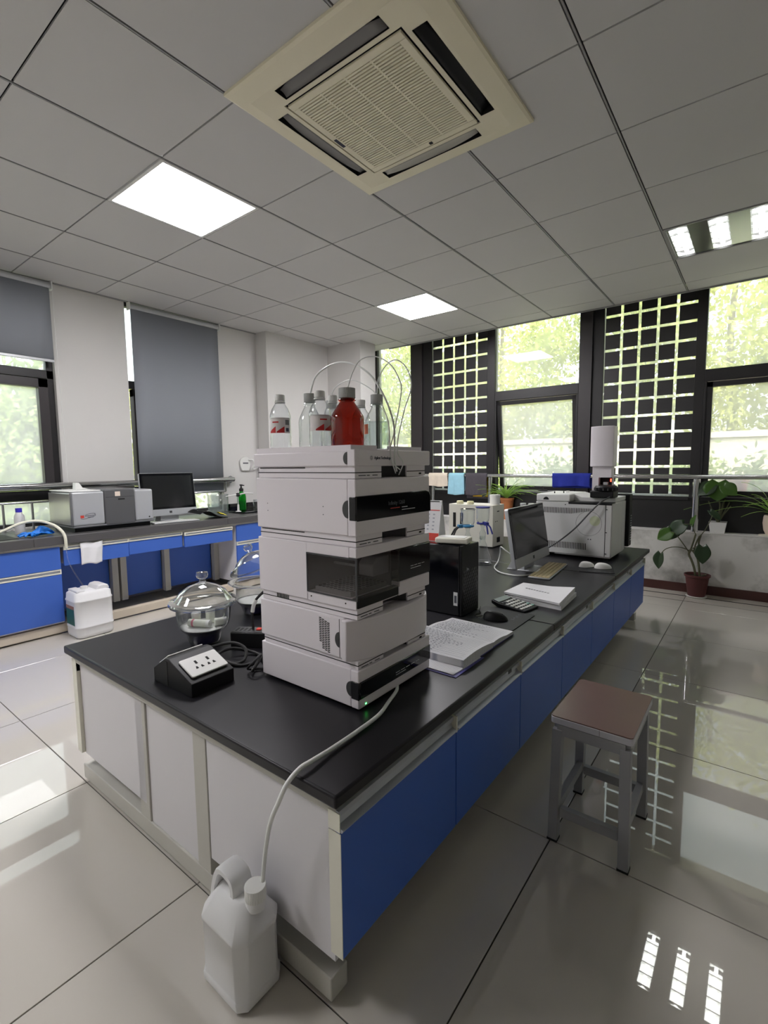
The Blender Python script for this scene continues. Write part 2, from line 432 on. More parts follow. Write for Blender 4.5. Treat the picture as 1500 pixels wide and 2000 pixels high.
lattice_window(6, -1.335, -.53, 5, [(-.53, -.45)])
pane_window(7, -.45, .50, [(.50, .735)])
lattice_window(8, .735, 1.54, 5, [(1.54, 1.62)])
pane_window(9, 1.62, 2.57, [(2.57, 3.2)])
# windows of the left wall (plane x = -4.74)
def side_window(n, y0, y1, jm=.05):
    w = struct('window_%d' % n); X = XL-.08
    def b(nm, ya, yb, za, zb, xa=X-.03, xb=X+.035, m=M_black): return box(nm, m, w, xa, xb, ya, yb, za, zb, bev=.003)
    b('frame_bar', y0, y0+jm, ZS, 2.74); b('frame_bar', y1-jm, y1, ZS, 2.74); b('frame_bar', y0, y1, 2.69, 2.74)
    b('frame_bar', y0, y1, 1.95, 2.02); b('frame_bar', y0, y1, .955, 1.035); b('frame_bar', y0, y1, ZS, ZS+.03)
    b('sash_rail', y0+.05, y1-.05, 1.875, 1.945, X-.02, X+.055, M_black2); b('sash_rail', y0+.05, y1-.05, 1.04, 1.10, X-.02, X+.055, M_black2)
    b('sash_stile', y0+.05, y0+.12, 1.04, 1.945, X-.02, X+.055, M_black2); b('sash_stile', y1-.12, y1-.05, 1.04, 1.945, X-.02, X+.055, M_black2)
    box('pane', M_pane, w, X-.003, X+.003, y0, y1, 2.02, 2.69); box('pane', M_pane, w, X-.003, X+.003, y0+.12, y1-.12, 1.10, 1.875); box('pane', M_pane, w, X-.003, X+.003, y0, y1, ZS+.03, .955)
    return w
side_window(1, *W1); side_window(2, *W2, .006); side_window(10, *W0); side_window(11, *WM)  # the last two lie behind the camera, added to let in more daylight

# ------------------------------------------------------------------ ceiling fixtures
def led(x, y, label):
    t = T('led_panel', label, 'ceiling light', (x+.3, y+.3, ZC-.004), group='square LED ceiling panels')
    g = G()
    for a, b, c, d in ((x+.004, x+.596, y+.004, y+.022), (x+.004, x+.596, y+.578, y+.596), (x+.004, x+.022, y+.022, y+.578), (x+.578, x+.596, y+.022, y+.578)):
        g.box(a, b, c, d, ZC-.004, ZC+.012)
    g.put('frame', M_white, t, smooth=False)
    box('diffuser', M_led, t, x+.022, x+.578, y+.022, y+.578, ZC-.001, ZC+.008)
led(-2.992, 1.347, 'bright square LED panel nearer the camera, left of the air conditioner')
led(-2.992, 3.747, 'small looking bright LED panel far back, above the stack of instruments')
led(-2.992, -1.053, 'unseen square LED panel added for light behind the camera on the blinds side')  # out of view, added to light the room from behind the camera
def louver(x, y):
    t = T('louver_light', 'recessed fluorescent ceiling light with three mirrored louver strips', 'ceiling light', (x+.3, y+.3, ZC-.003))
    M_mir = mat('mirror_louver', (228, 230, 228), 0.12, metal=1.0, var=0.02)
    M_tray = mat('polished_tray', (168, 170, 166), 0.18, metal=0.9, var=0.03)
    g = G()
    for a, b, c, d in ((x+.004, x+.596, y+.004, y+.02), (x+.004, x+.596, y+.58, y+.596), (x+.004, x+.02, y+.02, y+.58), (x+.58, x+.596, y+.02, y+.58)): g.box(a, b, c, d, ZC-.004, ZC+.05)
    g.put('frame', M_grid, t, smooth=False)
    cells = [(x+.030, x+.138), (x+.246, x+.354), (x+.462, x+.570)]
    edges = [x+.02] + [v for c in cells for v in c] + [x+.58]
    for k in range(0, 8, 2): box('tray_strip', M_tray, t, edges[k], edges[k+1], y+.02, y+.58, ZC+.002, ZC+.008)
    for a, b in cells:
        c = (a+b)/2
        r = G(); pts = []
        for i in range(9):
            q = math.pi*i/8; pts.append((c-(b-a)/2*math.cos(q), ZC+.008+.045*math.sin(q)))
        r.grid(lambda u, v: (pts[round(u*8)][0], y+.03+v*.53, pts[round(u*8)][1]), 8, 1); rf = r.put('reflector', M_mir, t)
        tb = G().cyl((c, y+.035, ZC+.028), .013, .52, 14, axis='y').put('lamp_tube', M_tube_on, t)
        for i in range(6):
            yy = y+.05+i*.1
            G().prism([(a, ZC+.001), (b, ZC+.001), (b, ZC+.03), (c+.014, ZC+.014), (c-.014, ZC+.014), (a, ZC+.03)], yy-.004, yy+.004, 'y').put('louver_blade', M_mir, rf, smooth=False)
louver(-.592, 3.747)
def cassette():
    cx, cy, h = -1.33, 1.757, .465
    t = T('air_conditioner', 'yellowed square ceiling cassette air conditioner with slotted grille', 'air conditioner', (cx, cy, ZC-.035))
    z0 = ZC-.032
    # fascia as ring of 4 around the vents, with raised rim
    b = G()
    def ring(r0, za, r1, zb):
        A = [(cx-r0, cy-r0, za), (cx+r0, cy-r0, za), (cx+r0, cy+r0, za), (cx-r0, cy+r0, za)]; B = [(cx-r1, cy-r1, zb), (cx+r1, cy-r1, zb), (cx+r1, cy+r1, zb), (cx-r1, cy+r1, zb)]
        b.add(A+B, [(i, (i+1) % 4, 4+(i+1) % 4, 4+i) for i in range(4)])
    ring(h, ZC, h, ZC-.012); ring(h, ZC-.012, h-.012, ZC-.018); ring(h-.012, ZC-.018, .39, z0); ring(.295, z0, .295, z0+.006)
    # flat band between .39 and .295, split so that the four air slots stay open
    s0, s1, L = .315, .375, .26
    def rect(x0, x1, y0, y1): b.add([(cx+x0, cy+y0, z0), (cx+x1, cy+y0, z0), (cx+x1, cy+y1, z0), (cx+x0, cy+y1, z0)], [(0, 1, 2, 3)])
    for sg in (-1, 1):
        for (p, q) in ((.295, s0), (s1, .39)):
            rect(-.39, .39, min(sg*p, sg*q), max(sg*p, sg*q)) if p > .3 else rect(-.295, .295, min(sg*p, sg*q), max(sg*p, sg*q))
            rect(min(sg*p, sg*q), max(sg*p, sg*q), -s1 if p > .3 else -.295, s1 if p > .3 else .295)
        rect(-.295-.08, -L, min(sg*s0, sg*s1), max(sg*s0, sg*s1)); rect(L, .375, min(sg*s0, sg*s1), max(sg*s0, sg*s1))
        rect(min(sg*s0, sg*s1), max(sg*s0, sg*s1), -s0, -L); rect(min(sg*s0, sg*s1), max(sg*s0, sg*s1), L, s0)
        for k in (-1, 1):
            rect(min(k*.295, k*s0), max(k*.295, k*s0), min(sg*.295, sg*s0), max(sg*.295, sg*s0))
    b.put('fascia', M_ac, t, ang=20)
    M_vane = mat('grey_vane', (120, 118, 116), 0.4, var=.08)
    for k in range(4):
        R = Matrix.Translation((cx, cy, 0)) @ Matrix.Rotation(k*math.pi/2, 4, 'Z')
        d = G().box(-L, L, s0, s1, z0+.03, z0+.034).box(-L, L, s0-.001, s0, z0, z0+.034).box(-L, L, s1, s1+.001, z0, z0+.034).box(-L-.001, -L, s0, s1, z0, z0+.034).box(L, L+.001, s0, s1, z0, z0+.034)
        d.xf(R).put('air_slot', M_slot, t, smooth=False)
        tilt = [0.0, 0.1, 0.5, 0.9][k]
        v = G().grid(lambda u, w: (-L+.006+u*(2*L-.012), s0+.003+w*(.055-.022*abs(2*u-1)**3), z0+.004+tilt*.02*w+.004*math.sin(w*3.14)), 12, 4)
        v.xf(R).put('vane', [mat('pale_vane', (176, 174, 164), .4), M_vane, M_vane, M_matblack][k], t, solid=.002)
    # intake panel with slats
    box('grille_recess', M_slot, t, cx-.285, cx+.285, cy-.285, cy+.285, z0+.012, z0+.016)
    g = G(); a, c = .255, .285
    for q in ((-c, c, -c, -a), (-c, c, a, c), (-c, -a, -a, a), (a, c, -a, a)): g.box(cx+q[0], cx+q[1], cy+q[2], cy+q[3], z0-.004, z0+.006)
    g.put('grille_frame', M_ac, t, bev=.002)
    n = 36
    me = bpy.data.meshes.new('slat'); q = G().box(-a, a, -.0042, .0042, -.002, .006); me.from_pydata(q.v, [], q.f); me.materials.append(M_ac)
    for i in range(n): link_mesh('slat', me, t, (0, -a+(i+.5)*2*a/n, .0015))
    for s in (-.128, 0, .128): box('grille_rib', M_ac, t, cx+s-.004, cx+s+.004, cy-a, cy+a, z0-.0035, z0+.004)
    text('CHIGO', .02, basis((cx-.275, cy+.03, z0-.0045), (0, -1, 0), (1, 0, 0)), M_greytext, t) if False else None
    box('badge', M_dktext, t, cx-.278, cx-.262, cy-.02, cy+.045, z0-.0046, z0-.004)
    box('receiver', M_matblack, t, cx+.05, cx+.066, cy+.262, cy+.278, z0-.0052, z0-.004)
cassette()
# ------------------------------------------------------------------ island bench
BZ = 0.552
isl = T('island_bench', 'long island bench with black worktop on a beige grey steel frame', 'bench', (-1.35, 2.42, 0))
for k, (a, b) in enumerate(((.665, 1.98), (1.9808, 3.06), (3.0608, 4.175))):
    G().box(-2.052, -.645, a, b, .522, BZ).put('slab', M_worktop, isl, bev=.006, seg=3)
fr = isl
for y in (.70, 4.02):
    box('floor_rail', M_frame, fr, -2.04, -.705, y, y+.055, .012, .07, bev=.003)
    box('top_rail', M_frame, fr, -2.035, -.668, y-.012, y+.055, .487, .522, bev=.002)
    for x in (-1.577, -1.236): box('post', M_frame, fr, x, x+.064, y, y+.05, .07, .49, bev=.002)
    for x in (-1.95, -1.4, -.8): G().cyl((x, y+.028, 0), .018, .014, 12).put('levelling_foot', M_rubber, fr)
for x0, x1 in ((-2.035, -1.99), (-.71, -.668)): box('long_rail', M_frame, fr, x0, x1, .755, 4.02, .497, .522)
box('centre_panel', M_white_lam, fr, -1.513, -1.236, .706, .722, .07, .487)
box('centre_panel', M_white_lam, fr, -1.513, -1.236, 4.05, 4.066, .07, .487)
def cabinet(side, k, label):
    y0 = .70+k*.477; y1 = y0+.4755
    s = 1 if side == 'R' else -1
    mx = (lambda x: x) if s == 1 else (lambda x: -2.697-x)
    def bx(nm, m, a, b, c, d, e, f, bev=0.0): return box(nm, m, t, min(mx(a), mx(b)), max(mx(a), mx(b)), c, d, e, f, bev)
    t = T('base_cabinet', label, 'cabinet', (mx(-.9), (y0+y1)/2, .12), group='blue fronted cabinets under the island bench')
    bx('carcass', M_white_lam, -1.165, -.690, y0+(.003 if k else 0), y1, .125, .487)
    d = bx('door', M_blue, -.672, -.655, y0+.002 if (k or s < 0) else y0-.012, y1-.001, .163, .452, .0012)
    if k == 0 and s < 0: bx('edge_band', M_cream, -.690, -.6545, y0-.013, y0+.0015, .130, .500)
    if k == 0 and s > 0:
        bx('edge_band', M_cream, -.689, -.6545, y0-.0135, y0-.0118, .163, .452); bx('edge_band', M_cream, -.689, -.656, y0-.0135, y0-.0118, .455, .497)
    # aluminium finger pull: a channel with an upper flat and a sloped lip
    g = G(); X = lambda v: mx(v)
    poly = [(X(-.690), .455), (X(-.652), .455), (X(-.648), .462), (X(-.664), .468), (X(-.672), .486), (X(-.660), .488), (X(-.660), .500), (X(-.690), .500)]
    g.prism([(a, b) for a, b in poly], y0+(.004 if k else -.0115), y1-.006, 'y'); fp = g.put('finger_pull', M_alu, d, smooth=False)
    bx('pull_end', M_cream, -.690, -.650, y1-.006, y1-.001, .455, .502)
    if k in (1, 3, 5): bx('lock_plate', M_darkgrey, -.660, -.6585, y1-.10, y1-.075, .4885, .4995)
    return t
ordn = ['first', 'second', 'third', 'fourth', 'fifth', 'sixth', 'last']
for k in range(7): cabinet('R', k, 'blue door cabinet on the stool side of the island, %s from the camera end' % ordn[k])
for k in range(7): cabinet('L', k, 'blue door cabinet on the blinds side of the island, %s from the camera end' % ordn[k])

# ------------------------------------------------------------------ left wall counter
ctop = T('wall_counter', 'dark grey topped lab counter running along the wall with roller blinds', 'counter', (-4.31, 1.2, 0))
for a, b in ((-1.6, 1.16), (1.1608, 2.722), (2.7228, 3.635)):
    box('slab', M_counter, ctop, -4.645, -3.98, a, b, .70, .73, bev=.004)
    box('front_edge', M_counter, ctop, -4.0, -3.978, a, b, .668, .7295, bev=.003)
cfr = ctop
box('floor_rail', mat('stained_rail', (204, 192, 174), .6, var=.1), cfr, -4.075, -4.02, -1.6, 3.6, .012, .075, bev=.003)
box('front_rail', M_frame, cfr, -4.05, -4.003, -1.6, 3.6, .645, .70)
for y in (1.335, 1.80, 2.26, 2.775): box('post', M_frame, cfr, -4.36, -4.31, y, y+.05, .075, .66)
for y in (1.85,): box('post', M_frame, cfr, -4.36, -4.31, y+.02, y+.07, .075, .66)
for a, b in ((1.385, 1.80), (1.92, 2.26), (2.31, 2.775)): box('back_panel', M_blue, cfr, -4.40, -4.375, a, b, .09, .665)
def handle(t, y0, y1, z0, z1, x=-4.0):
    g = G().box(x, x+.014, y0, y1, z0, z0+.008).box(x, x+.014, y0, y1, z1-.008, z1).box(x, x+.014, y0, y0+.008, z0+.008, z1-.008).box(x, x+.014, y1-.008, y1, z0+.008, z1-.008)
    g.put('pull_frame', M_cream, t, smooth=False)
    box('pull_recess', M_alu, t, x, x+.004, y0+.008, y1-.008, z0+.008, z1-.008)
def ccab(y0, y1, label):
    t = T('counter_cabinet', label, 'cabinet', (-4.3, (y0+y1)/2, .08))
    box('carcass', M_white_lam, t, -4.60, -4.02, y0, y1, .085, .66)
    box('drawer_front', M_blue, t, -4.018, -4.0, y0+.003, y1-.003, .487, .650, .0012)
    dd = box('door', M_blue, t, -4.018, -4.0, y0+.003, y1-.003, .098, .447, .0012)
    handle(dd, y0+.003, y1-.003, .450, .484, -4.012)
    return t
ccab(-.55, .385, 'blue counter cabinet at the far left, mostly outside the photograph')
ccab(.39, 1.325, 'blue counter cabinet with drawer beside the white jerrycan')
ccab(2.83, 3.60, 'blue counter cabinet with drawer behind the instrument stack')
def drawer(y0, y1, z0, z1, hz, label, dx=0.0):
    t = T('drawer_unit', label, 'drawer', (-4.2, (y0+y1)/2, z0))
    box('drawer_body', M_white_lam, t, -4.36, -4.02+dx, y0+.01, y1-.01, z0+.01, z1)
    df = box('drawer_front', M_blue, t, -4.018+dx, -4.0+dx, y0, y1, z0, hz-.002, .0012)
    handle(df, y0, y1, hz, hz+.030, -4.008+dx)
drawer(1.345, 1.808, .505, .640, .622, 'blue drawer with a white tissue hanging over it')
drawer(1.812, 2.272, .515, .640, .622, 'blue drawer in the middle of the three desk drawers', -.004)
drawer(2.285, 2.775, .510, .640, .612, 'blue drawer under the wall counter computer, right of the other two', .012)
# tissue
g = G().grid(lambda u, v: (-3.990+.004*math.sin(u*9+v*3)+.006*(v > .2), 1.452+u*.158+.012*v*math.sin(5*u), .660-v*.165+.006*math.sin(u*7)), 14, 14)
tag(g.put('paper_tissue', M_paper, None, solid=.001), 'white tissue draped over the blue drawer pull', 'tissue')
# ------------------------------------------------------------------ chromatography stack on the island
F, HB, Y0, Y1 = -.826, -1.232, .950, 1.300
def notch(t, z, r=.017):
    pts = [(F-.028+r*math.cos(a), z+1.25*r*math.sin(a)) for a in [math.pi/2+math.pi*i/14 for i in range(15)]]
    G().prism(pts, Y0-.0012, Y0+.001, 'y').put('thumb_notch', M_darkgrey, t, smooth=False)
def band(t, z0, z1, label2=True):
    """narrow lower band of a module, set back, with the dark hand recess in front"""
    b = .006
    zm = z0+(z1-z0)*.48
    box('lower_band', M_hplc, t, HB+.008, F-.062, Y0+b, Y1-.012, z0, z1)
    box('band_front', M_hplc, t, F-.062, F-.007, Y0+b, Y0+.118, z0, z1); box('band_front', M_hplc, t, F-.062, F-.007, Y0+.240, Y1-.012, z0, z1)
    g = G(); N = 10
    for i in range(N+1):
        u = i/N; g.v.append((F-.012-.05*math.sin(math.pi*u)**.6, Y0+.118+u*.122, z0)); g.v.append((F-.012-.05*math.sin(math.pi*u)**.6, Y0+.118+u*.122, z1))
    g.f = [(2*i, 2*i+2, 2*i+3, 2*i+1) for i in range(N)]
    g.put('hand_recess', M_darkgrey, t)
    for q in ((HB+.006, F-.0068, Y0+b-.0006, Y0+b+.001), (F-.0075, F-.0064, Y0+b, Y0+.118), (F-.0075, F-.0064, Y0+.24, Y1-.012)): box('seam', M_slot, t, *q, zm-.0012, zm+.0012)
    box('lens', M_slot, t, F-.0075, F-.0062, Y1-.045, Y1-.033, zm-.010, zm-.005)
    if label2:
        g = G()
        for k, (a, b2) in enumerate(((.020, .050), (.054, .066), (.078, .100))): g.box(F-.0075, F-.0066, Y0+a, Y0+b2, zm-.009, zm-.0065)
        g.put('printed_line', M_greytext, t, smooth=False)
def vents(t, z, xa, xb, n, w=.0022, h=.0035):
    g = G()
    for i in range(n):
        x = xa+(xb-xa)*i/(n-1); g.box(x-w/2, x+w/2, Y0+.0048, Y0+.007, z-h, z)
    tag(g.put('vent_holes', M_slot, t, smooth=False), kind='stuff')
def module(label, z0, zb, z1, front=True):
    t = T('hplc_module', label, 'instrument', ((F+HB)/2, (Y0+Y1)/2, z0), group='stacked liquid chromatography modules')
    if zb > z0: band(t, z0, zb)
    return t
# 5 bottom detector
m5 = module('lowest white instrument of the stack with a black band, standing on the worktop', .552, .552, .668)
for x in (HB+.05, F-.05):
    for y in (Y0+.05, Y1-.06): G().cyl((x, y, .5521), .014, .008, 12).put('foot', M_rubber, m5)
box('body', M_hplc, m5, HB, F-.029, Y0, Y1, .560, .667, bev=.003)
box('front_cover', M_hplc, m5, F-.028, F, Y0-.001, Y1+.004, .560, .667, bev=.003)
box('front_band', M_gloss, m5, F-.012, F+.0025, Y0+.001, Y1+.0065, .586, .636, bev=.004)
box('front_band_return', M_gloss, m5, F-.026, F+.002, Y0-.003, Y0+.002, .586, .636, bev=.002)
notch(m5, .612)
G().box(F, F+.0006, Y0+.026, Y0+.031, .566, .569).put('status_light', emitter('green_led', (60, 255, 90), 4), m5, smooth=False)
g = G()
for k in range(5): g.box(F+.0025, F+.003, Y0+.165+.026*k, Y0+.185+.026*k, .606, .6075); 
g.box(F+.0025, F+.003, Y0+.165, Y0+.215, .599, .6005); g.put('printed_line', M_whtext, m5, smooth=False)
# 4 column oven with bulging cover
m4 = module('white instrument with a bulging plain front, second from the bottom of the stack', .668, .690, .806)
box('body', M_hplc, m4, HB, F-.05, Y0, Y1, .690, .805, bev=.003)
g = G(); pr = []
for i in range(13):
    u = i/12; y = (Y0-.012)+u*(Y1+.034-(Y0-.012)); pr.append((F+.012-.045*abs(2*u-1)**4, y))
poly = [(F-.05, Y0-.012)] + pr + [(F-.05, Y1+.034)]
G().prism(poly, .689, .803, 'z').put('front_cover', M_hplc, m4, bev=.003, ang=30)
box('side_vent_plate', M_hplc, m4, F-.148, F-.052, Y0-.0016, Y0, .692, .800, bev=.0006)
g = G()
for c in range(4):
    for r in range(17):
        if c == 0 and r > 13: continue
        x = F-.143+c*.0105; z = .793-r*.0052-(c*.0035)
        g.box(x, x+.0085, Y0-.0024, Y0-.0005, z-.0026, z)
tag(g.put('vent_holes', M_slot, m4, smooth=False), kind='stuff')
pts = [(F-.066+.016*math.cos(a), .742+.022*math.sin(a)) for a in [math.pi/2+math.pi*i/14 for i in range(15)]]
G().prism(pts, Y0-.003, Y0, 'y').put('thumb_notch', M_darkgrey, m4, smooth=False)
g = G().box(F-.0665, F-.065, Y0-.0022, Y0, .692, .80); g.put('seam', M_slot, m4, smooth=False)
# 3 autosampler with smoked corner window
m3 = module('white autosampler of the stack with a smoked corner window over a vial tray', .806, .834, 1.003)
WX, WY = -1.015, Y0+.185
box('body', M_hplc, m3, HB, WX, Y0, Y1, .834, 1.002, bev=.003)
box('upper_body', M_hplc, m3, WX, F-.029, Y0, Y1, .974, 1.002); box('lower_body', M_hplc, m3, WX, F-.004, Y0, WY, .834, .862, bev=.002)
M_in = mat('grey_interior', (104, 102, 104), .5)
box('inner_wall', M_in, m3, WX, F-.03, WY, Y1, .834, .974)
box('inner_wall', M_in, m3, WX-.0005, WX+.002, Y0+.004, WY, .862, .974)
box('front_top', M_hplc, m3, F-.028, F, Y0-.001, Y1+.004, .974, 1.002, bev=.003)
box('front_bottom', M_hplc, m3, F-.029, F, WY+.002, Y1+.004, .834, .876, bev=.003)
box('front_panel', M_gloss, m3, F-.029, F+.002, WY, Y1+.006, .876, .974, bev=.003)
box('tray_front', M_matblack, m3, F-.02, F+.001, Y0+.001, WY, .838, .866, bev=.003)
g = G().box(WX+.003, F+.0015, Y0-.0022, Y0-.0005, .862, .972).box(F, F+.0016, Y0-.0022, WY+.004, .862, .972)
g.put('smoked_window', M_smoke, m3, smooth=False)
g = G()
for (a, b, c, d) in ((WX, F+.002, .970, .974), (WX, F+.002, .860, .8635), (WX, WX+.004, .8635, .970), (F-.004, F+.0022, .8635, .970)): g.box(a, b, Y0-.0028, Y0-.0002, c, d)
g.put('window_edge', M_darkgrey, m3, smooth=False)
g = G().box(WX+.02, F-.035, Y0+.012, WY-.012, .862, .876); g.put('vial_tray', mat('vial_tray_grey', (128, 128, 130), .5), m3, smooth=False)
g = G()
for i in range(9):
    for j in range(9): g.lathe([(.0052, .0), (.0052, .0012), (.0001, .0012)], 8, (WX+.03+i*.0148, Y0+.022+j*.0172, .876))
tag(g.put('vial_wells', M_slot, m3), kind='stuff')
g = G().prism([(Y0+.105, .902), (WY-.004, .902), (WY-.004, .955), (Y0+.125, .955), (Y0+.105, .935)], F-.085, F-.032, 'x'); g.put('needle_unit', mat('needle_grey', (150, 150, 154), .35), m3, bev=.003)
box('gripper_rail', M_silver, m3, WX+.01, F-.09, Y0+.10, Y0+.106, .925, .931)
g = G()
for k in range(4): g.box(F+.002, F+.0026, Y0+.245+.020*k, Y0+.260+.020*k, .913, .9145)
g.box(F+.002, F+.0026, Y0+.245, Y0+.30, .9055, .907); g.put('printed_line', M_whtext, m3, smooth=False)
for x in (-1.0, -.868): G().cyl((x, Y0-.0008, .848), .0022, .002, 10, axis='y').put('screw', M_slot, m3)
vents(m3, .832, -1.155, -1.105, 9, .003, .012)
# 2 pump
m2 = module('white pump module of the stack with a glossy black panel and red print', 1.003, 1.032, 1.184)
box('body', M_hplc, m2, HB, F-.029, Y0, Y1, 1.032, 1.183, bev=.003)
box('front_cover', M_hplc, m2, F-.028, F, Y0-.001, Y1+.004, 1.032, 1.183, bev=.003)
g = G(); P = []
for i in range(9): a = math.pi/2*i/8; P.append((Y1+.008-.03*(1-math.sin(a))-.0, 1.138-.03*(1-math.cos(a))))
poly = [(Y0+.003, 1.072), (Y0-.001, 1.08), (Y0-.001, 1.138)] + [(Y1-.02, 1.139), (Y1-.002, 1.134), (Y1+.007, 1.122), (Y1+.008, 1.072)]
G().prism(poly, F-.012, F+.003, 'x').put('front_panel', M_gloss, m2, bev=.002)
box('front_panel_return', M_gloss, m2, F-.022, F+.001, Y0-.003, Y0+.002, 1.074, 1.136, bev=.002)
notch(m2, 1.103, .019); vents(m2, 1.0305, -1.215, -1.03, 40)
text('Infinity 1260', .016, basis((F+.0034, Y0+.135, 1.106), (0, 1, 0), (0, 0, 1)), M_greytext, m2)
g = G().box(F+.003, F+.0036, Y0+.145, Y0+.19, 1.0955, 1.0975); g.put('printed_line', M_redprint, m2, smooth=False)
g = G().box(F+.003, F+.0036, Y0+.20, Y0+.228, 1.0955, 1.0972).box(F+.003, F+.0036, Y0+.20, Y0+.268, 1.088, 1.0896); g.put('printed_line', M_whtext, m2, smooth=False)
g = G()
for k in range(2):
    for j in range(2): g.cyl((-1.18+.235*k, Y0-.0006, 1.085+.022*j), .0015, .001, 8, axis='y')
g.put('screw_pair', M_greytext, m2)
# 1 degasser and solvent tray
m1 = module('topmost white module of the stack, an open tray carrying the solvent bottles', 1.184, 1.216, 1.272)
box('body', M_hplc, m1, HB-.008, F-.029, Y0, Y1, 1.216, 1.256, bev=.003)
box('front_cover', M_hplc, m1, F-.028, F, Y0-.001, Y1+.008, 1.216, 1.260, bev=.003)
g = G().box(HB, F-.02, Y0+.006, Y1-.012, 1.256, 1.262); g.put('tray_floor', M_hplc, m1, smooth=False)
g = G().box(HB, F-.02, Y0+.006, Y0+.012, 1.262, 1.272).box(HB, F-.02, Y1-.018, Y1-.012, 1.262, 1.272).box(HB, HB+.006, Y0+.012, Y1-.018, 1.262, 1.272).box(F-.026, F-.02, Y0+.012, Y0+.115, 1.262, 1.272).box(F-.026, F-.02, Y0+.17, Y1-.018, 1.262, 1.272)
g.put('tray_rim', M_hplc, m1, smooth=False)
notch(m1, 1.237, .013); vents(m1, 1.2145, -1.215, -1.02, 44)
text('Agilent Technologies', .0112, basis((F+.0004, Y0+.078, 1.2345), (0, 1, 0), (0, 0, 1)), M_dktext, m1, spacing=.86)
g = G()
for k in range(12):
    a = 2*math.pi*k/12
    for r in (.003, .0055): g.cyl((F, Y0+.066+r*math.cos(a), 1.238+r*math.sin(a)), .0007, .0005, 5, axis='x')
tag(g.put('starburst_logo', M_dktext, m1), kind='stuff')
# solvent bottles
ZT0 = 1.2622
M_greycap = mat('grey_ribbed_cap', (168, 170, 168), 0.55); M_label = mat('white_label', (232, 226, 226), 0.7, var=.02); M_lred = mat('label_red', (200, 40, 44), 0.6); M_lgrey = mat('label_grey', (120, 118, 120), 0.7)
M_water = glass('clear_liquid', (238, 244, 244), .5, .02, edge=1.33); M_amberliq = glass('amber_liquid', (128, 26, 8), .4, .03)
def ribcap(t, x, y, z0, r, h, m, n=32):
    g = G(); vs = []
    prof = []
    for k in range(n*2):
        a = math.pi*k/n; rr = r*(1.0 if k % 2 else .95); prof.append((x+rr*math.cos(a), y+rr*math.sin(a)))
    g.prism(prof, z0, z0+h, 'z'); g.put('cap', m, t, bev=.0008, ang=60)
def lab_bottle(label, x, y, r, top, gm, capm, liquid=None, lm=None):
    t = T('glass_bottle', label, 'bottle', (x, y, ZT0), group='bottles on top of the instrument stack'); H = top-ZT0-.028
    c = (x, y, ZT0); rn = r*.42
    pr = [(r*.9, 0), (r, .006), (r, H*.60), (r*.97, H*.66), (r*.72, H*.80), (rn*1.1, H*.92), (rn, H*.96), (rn, H+.004)]
    G().lathe(pr, 36, c, cap0=True).put('shell', gm, t)
    G().lathe([(rn*1.12, H-.006), (rn*1.3, H-.003), (rn*1.12, H)], 28, c).put('pouring_ring', gm, t)
    ribcap(t, x, y, ZT0+H+.001, r*.50, .027, capm)
    if liquid: G().lathe([(.001, .003), (r*.93, .004), (r*.95, .01), (r*.95, H*liquid), (.001, H*liquid)], 32, c).put('liquid', lm, t)
    return t
def pet_bottle(label, x, y, r, top, lab=True, ang=0.0):
    t = T('plastic_bottle', label, 'bottle', (x, y, ZT0), group='bottles on top of the instrument stack'); H = top-ZT0-.018; c = (x, y, ZT0)
    pr = [(r*.75, .0), (r*.95, .008), (r, .02), (r*.96, .03), (r, .04), (r*.97, H*.34), (r*.97, H*.62), (r, H*.66), (r*.97, H*.72), (r*.78, H*.84), (r*.45, H*.95), (r*.42, H*.97), (r*.42, H)]
    G().lathe(pr, 32, c, cap0=True).put('shell', M_pet, t)
    G().lathe([(.001, 0), (r*.47, 0), (r*.48, .003), (r*.48, .016), (r*.44, .018), (.001, .018)], 24, (x, y, ZT0+H)).put('cap', M_white, t)
    G().lathe([(r*.5, -.004), (r*.53, -.002), (r*.5, 0)], 24, (x, y, ZT0+H-.002)).put('neck_ring', M_white, t)
    if lab:
        def arc(a0, a1, z0, z1, rr, m, nm, top_slope=None):
            g = G().grid(lambda u, v: (x+rr*math.cos(a0+u*(a1-a0)), y+rr*math.sin(a0+u*(a1-a0)), ZT0+z0+v*((z1-z0)*((1-.8*abs(u-top_slope)) if top_slope is not None else 1))), 16, 1)
            return g.put(nm, m, t)
        a = ang; t = arc(a-1.5, a+1.5, H*.36, H*.66, r*.985, M_label, 'paper_label')
        arc(a-.85, a-.1, H*.365, H*.49, r*.992, M_lred, 'label_print', 1.0); arc(a+.0, a+.75, H*.365, H*.49, r*.992, M_lred, 'label_print', 1.0)
        arc(a-.45, a+.2, H*.56, H*.585, r*.992, M_lred, 'label_print'); arc(a+.85, a+1.3, H*.52, H*.62, r*.992, M_lgrey, 'label_print'); arc(a+.9, a+1.25, H*.39, H*.46, r*.992, M_dktext, 'label_print')
    return t
av = math.atan2(-1.0, .9)
pet_bottle('clear water bottle with red and white label, leftmost on the instrument stack', -1.169, 1.0, .032, 1.433, True, av-.25)
lab_bottle('clear glass bottle with grey cap between the two labelled water bottles', -1.102, 1.06, .035, 1.437, M_pglass, M_greycap)
pet_bottle('clear water bottle with red and white label, touching the amber bottle', -.997, .998, .032, 1.428, True, av+.5)
lab_bottle('glass bottle almost hidden behind, only its dark grey cap showing', -1.150, 1.205, .034, 1.434, M_pglass, M_greycap)
pet_bottle('unlabelled clear bottle peeking out left behind the amber bottle', -1.072, 1.13, .030, 1.436, False)
lab_bottle('amber glass bottle with a ribbed grey cap', -.898, 1.003, .046, 1.426, M_amber, M_greycap)
pet_bottle('unlabelled clear bottle with white cap right behind the amber bottle', -1.037, 1.225, .030, 1.428, False)
